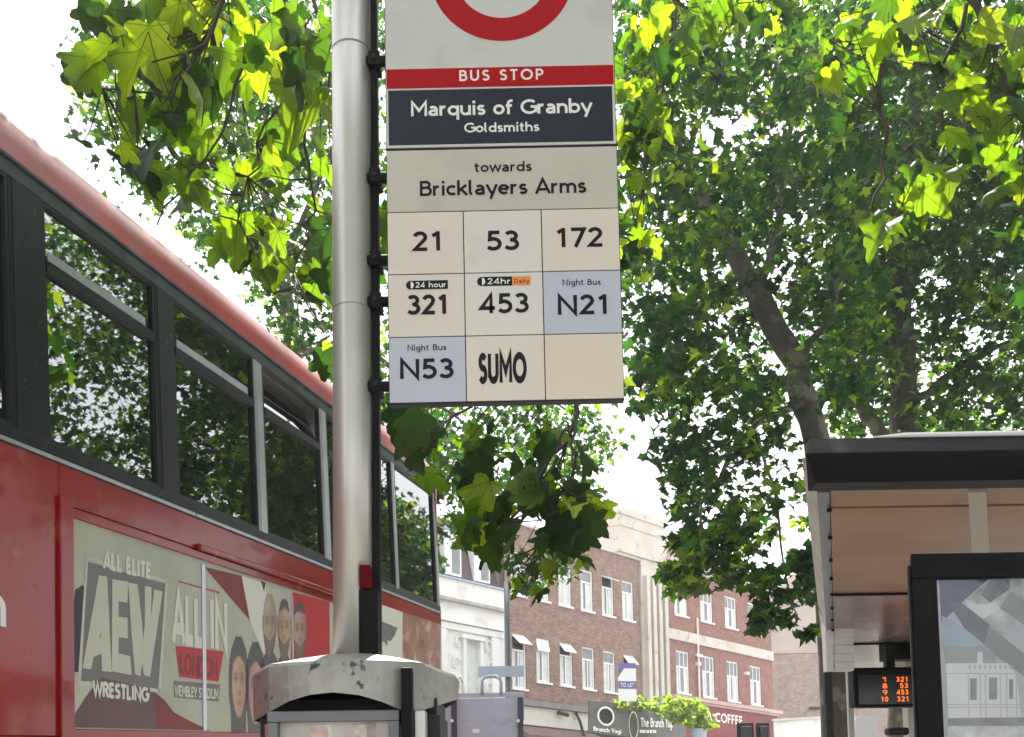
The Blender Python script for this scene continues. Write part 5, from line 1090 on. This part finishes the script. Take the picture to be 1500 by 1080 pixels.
foliage('foliage', t3, crown_pts(reg3, per=24), .155, m_leaf_far)
# --- tree behind the camera's right shoulder: seen mirrored in the bus windows
def mirror_tree(x, y, H, label, rad=3.6):
    t = thing('plane_tree', label, 'tree', loc=(x, y, 0)); mb = MB()
    mb.tube([(0, 0, -.1), (.05, 0, 2), (.0, .1, 4), (.2, .1, 6), (.3, 0, H - 1)], [.32, .27, .24, .18, .05], 12); mb.build('trunk', m_bark, t, smooth=True)
    for k in range(5):
        a = k * 1.3; mb = MB(); mb.tube([(.05, .05, 3 + .5 * k), (math.cos(a) * 1.2, math.sin(a) * 1.2, 4.2 + .5 * k), (math.cos(a) * 2.8, math.sin(a) * 2.8, 5.2 + .5 * k)], [.11, .08, .03], 8); mb.build('limb', m_bark, t, smooth=True)
    pts_ = []
    for _ in range(640):
        q = nr.normal(0, 1, 3); q /= np.linalg.norm(q); q *= nr.uniform(.3, 1) ** .5; c_ = q * np.array([rad, rad, H * .36]) + np.array([0, 0, H * .66])
        m_ = 26; qq = nr.normal(0, .24, (m_, 3)); pts_.append(c_ + qq)
    foliage('foliage', t, np.concatenate(pts_), .24, m_leaf_far)
mirror_tree(7.5, 6.5, 9.5, 'plane tree right of the shelter, mirrored in the bus windows')
mirror_tree(6.0, 1.0, 9, 'plane tree on the pavement beside the camera, mirrored in the nearest bus windows', 3.2)
mirror_tree(12.6, 27, 11, 'plane tree far along the pavement, mirrored in the last bus windows', 3.4)
# --- overhanging near boughs
nt1 = thing('plane_tree', 'plane tree overhanging from above with big leaves between the bus and the pole', 'tree')
mb = MB(); mb.tube([(-1.9, -2.2, -.02), (-1.85, -2.1, 2), (-1.7, -1.6, 4.2), (-1.5, -.4, 5.6)], [.26, .22, .18, .14], 14); mb.build('trunk', m_bark, nt1, smooth=True)
mb = MB(); mb.tube([(-1.5, -.4, 5.6), (-1.6, 1.2, 5.8), (-1.4, 2.6, 5.2), at(360, -160, 4.0)], [.14, .09, .05, .02], 10); mb.build('limb', m_bark, nt1, smooth=True)
mb = MB(); mb.tube([(-1.5, -.4, 5.6), (-.4, 1.6, 5.9), (.2, 3.2, 5.4), at(760, -120, 4.6), at(775, 250, 4.6), at(790, 600, 4.2)], [.12, .08, .05, .03, .018, .012], 10); mb.build('limb', m_bark, nt1, smooth=True)
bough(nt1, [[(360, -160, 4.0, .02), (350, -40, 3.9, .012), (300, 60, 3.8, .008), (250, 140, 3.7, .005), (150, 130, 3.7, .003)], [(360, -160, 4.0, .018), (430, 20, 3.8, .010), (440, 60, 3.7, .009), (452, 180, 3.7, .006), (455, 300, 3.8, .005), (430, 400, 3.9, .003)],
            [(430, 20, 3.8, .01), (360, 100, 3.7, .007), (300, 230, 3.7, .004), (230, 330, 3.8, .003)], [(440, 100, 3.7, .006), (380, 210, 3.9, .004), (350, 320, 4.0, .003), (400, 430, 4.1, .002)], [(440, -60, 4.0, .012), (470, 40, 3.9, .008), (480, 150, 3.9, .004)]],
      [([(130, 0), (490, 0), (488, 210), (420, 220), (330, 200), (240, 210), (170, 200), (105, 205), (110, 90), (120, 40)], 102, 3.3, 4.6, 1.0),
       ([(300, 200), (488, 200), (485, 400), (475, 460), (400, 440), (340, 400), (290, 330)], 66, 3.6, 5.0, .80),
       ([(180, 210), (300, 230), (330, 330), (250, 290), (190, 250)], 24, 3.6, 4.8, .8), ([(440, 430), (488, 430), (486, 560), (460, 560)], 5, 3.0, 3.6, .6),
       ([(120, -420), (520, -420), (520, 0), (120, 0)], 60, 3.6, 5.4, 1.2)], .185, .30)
nt2 = thing('plane_tree', 'plane tree bough hanging below the bus stop flag with large dark drooping leaves', 'tree')
mb = MB(); mb.tube([(2.6, -3.2, -.02), (2.55, -3.0, 2.2), (2.3, -2.2, 4.4), (1.4, .3, 5.7), (.8, 2.8, 5.5), at(800, -150, 5.4)], [.27, .23, .19, .12, .07, .03], 14); mb.build('trunk', m_bark, nt2, smooth=True)
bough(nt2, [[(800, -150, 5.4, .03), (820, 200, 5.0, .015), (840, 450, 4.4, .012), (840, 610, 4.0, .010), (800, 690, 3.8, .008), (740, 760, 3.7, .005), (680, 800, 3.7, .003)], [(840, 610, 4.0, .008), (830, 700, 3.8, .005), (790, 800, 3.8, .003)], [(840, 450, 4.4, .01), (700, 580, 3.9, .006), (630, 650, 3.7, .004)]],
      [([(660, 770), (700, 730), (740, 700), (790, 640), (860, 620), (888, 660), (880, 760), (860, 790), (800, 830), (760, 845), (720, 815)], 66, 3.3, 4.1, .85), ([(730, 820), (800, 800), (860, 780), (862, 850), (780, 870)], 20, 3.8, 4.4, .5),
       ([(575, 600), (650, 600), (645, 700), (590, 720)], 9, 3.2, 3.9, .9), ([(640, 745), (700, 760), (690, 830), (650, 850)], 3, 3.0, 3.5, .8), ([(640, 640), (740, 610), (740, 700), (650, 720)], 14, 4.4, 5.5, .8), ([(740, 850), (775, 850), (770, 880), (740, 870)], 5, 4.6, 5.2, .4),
       ([(640, 150), (780, 100), (870, 200), (895, 380), (860, 550), (640, 560), (585, 400), (600, 250)], 120, 4.5, 5.2, 1.15)], .17, .66)  # last region: leaves added out of sight behind the flag to cast shade
foliage('foliage', nt2, crown_pts([([(640, 170), (760, 110), (850, 190), (880, 350), (840, 500), (730, 545), (620, 480), (600, 320)], 48, 4.7, 5.9, .3)], per=26), .2, m_leaf_far)  # added leaf mass, hidden by the flag, that shades the hanging bunch
nt3 = thing('plane_tree', 'plane tree overhanging the right side with bright sunlit yellow-green leaves', 'tree')
mb = MB(); mb.tube([(4.6, -2.4, -.02), (4.55, -2.2, 2.2), (4.4, -1.4, 4.4), (4.0, .6, 6.2)], [.28, .24, .2, .14], 14); mb.build('trunk', m_bark, nt3, smooth=True)
mb = MB(); mb.tube([(4.0, .6, 6.2), (3.4, 3.0, 6.4), at(1300, -220, 5.6)], [.14, .08, .03], 10); mb.build('limb', m_bark, nt3, smooth=True)
mb = MB(); mb.tube([(4.0, .6, 6.2), (2.4, 2.6, 6.6), at(1000, -200, 6.0)], [.12, .07, .025], 10); mb.build('limb', m_bark, nt3, smooth=True)
bough(nt3, [[(1300, -220, 5.6, .03), (1306, 0, 5.2, .014), (1290, 70, 5.1, .013), (1296, 190, 5.0, .011), (1285, 290, 5.0, .006), (1262, 350, 5.0, .003)], [(1380, -200, 5.2, .03), (1420, 0, 4.8, .02), (1450, 60, 4.8, .016), (1475, 120, 4.8, .012), (1500, 180, 4.8, .008)],
            [(1000, -200, 6, .025), (990, -40, 5.6, .012), (985, 60, 5.5, .008), (960, 180, 5.4, .005), (930, 330, 5.3, .003)], [(1100, -150, 5.6, .015), (1080, -30, 5.4, .008), (1060, 20, 5.4, .004)], [(1420, 0, 4.8, .012), (1370, 120, 4.9, .007), (1390, 230, 5.0, .004), (1300, 330, 5.0, .003)]],
      [([(903, 0), (1000, 0), (1000, 80), (960, 170), (975, 250), (945, 300), (960, 380), (915, 390), (905, 200)], 80, 4.9, 6.0, .86),
       ([(1000, 0), (1190, 0), (1185, 50), (1080, 40), (1000, 90)], 44, 5.2, 6.4, .8), ([(1190, 0), (1500, 0), (1500, 120), (1400, 110), (1300, 80), (1200, 70)], 78, 4.6, 6.0, .9),
       ([(1370, 100), (1500, 100), (1500, 340), (1440, 340), (1400, 300), (1370, 200)], 46, 4.4, 5.6, .95), ([(1195, 90), (1290, 100), (1260, 190), (1200, 170)], 10, 4.8, 5.4, .9), ([(1260, 250), (1370, 240), (1385, 320), (1290, 360)], 18, 4.6, 5.2, .95),
       ([(905, -300), (1560, -300), (1560, 0), (905, 0)], 16, 4.6, 6.0, 1.1), ([(1010, 210), (1060, 210), (1060, 260), (1010, 260)], 3, 5, 5.4, .7), ([(1180, 40), (1260, 60), (1240, 120), (1190, 100)], 4, 4.8, 5.4, .8)], .175)
def back_crown(par, cx_, cy_, cz_, rx, ry, rz, n_):
    pts_ = []
    for _ in range(n_):
        q = nr.normal(0, 1, 3); q /= np.linalg.norm(q); q *= nr.uniform(.25, 1) ** .5; c_ = q * np.array([rx, ry, rz]) + np.array([cx_, cy_, cz_])
        if c_[1] > 2.2 and c_[2] < 2 + .95 * c_[1]: continue
        pts_.append(c_ + nr.normal(0, .28, (22, 3)))
    foliage('foliage', par, np.concatenate(pts_), .18, m_leaf_far)
back_crown(nt1, -1.8, -4.0, 7.0, 3.6, 4.2, 2.6, 300); back_crown(nt2, 2.6, -5.0, 7.2, 3.4, 4.2, 3.0, 300); back_crown(nt3, 6.5, -3.5, 6.6, 3.6, 4.5, 3.2, 280)
pts_ = []  # unseen leaf clumps added above the frame to dapple the bus roof
for _ in range(95):
    Y_ = nr.uniform(7, 15); c_ = np.array([nr.uniform(-4.2, -.8), Y_, 2.9 + .82 * Y_ + nr.uniform(0, 1.5)])
    pts_.append(c_ + nr.normal(0, .13, (15, 3)))
foliage('foliage', nt1, np.concatenate(pts_), .2, m_leaf_far)  # added unseen leaf clumps that dapple the bus roof
# --- planted tub on the shop sign
pb = thing('planter', 'blue-grey tub of bright yellow-green plants spilling over the shop sign', 'planter')
PYY = 37.5; a = at(1011, 1068, PYY); b = at(1035, 1068, PYY)
mb = MB(); mb.tube([(a.x + .3, PYY, a.z - 1.0), (a.x + .3, PYY, a.z)], [.24, .31], 16); mb.build('tub', m_dullgrey, pb)
pp = crown_pts([([(900, 1025), (945, 1020), (950, 1040), (915, 1037)], 14, 37.6, 38.4, .25), ([(940, 1030), (985, 1018), (1030, 1030), (1045, 1060), (1030, 1072), (1000, 1062), (970, 1045)], 60, 36.6, 38.2, .3)], per=20)
foliage('plants', pb, pp, .20, m_leaf_shrub)

# --- added thin volume that imitates veiling lens glare
hz_ = MB(); hz_.box(-60, 75, -30, 90, -1.3, 30); ho = hz_.build('glare_veil', M('veil_tmp', (1, 1, 1))); ho['kind'] = 'stuff'
hm = bpy.data.materials.new('veiling_glare'); hm.use_nodes = True; t = hm.node_tree; t.nodes.clear(); o_ = t.nodes.new('ShaderNodeOutputMaterial'); v_ = t.nodes.new('ShaderNodeVolumePrincipled')
v_.inputs['Color'].default_value = (.95, .97, 1, 1); v_.inputs['Density'].default_value = .0011; v_.inputs['Anisotropy'].default_value = .3
t.links.new(v_.outputs[0], o_.inputs['Volume']); ho.data.materials.clear(); ho.data.materials.append(hm)
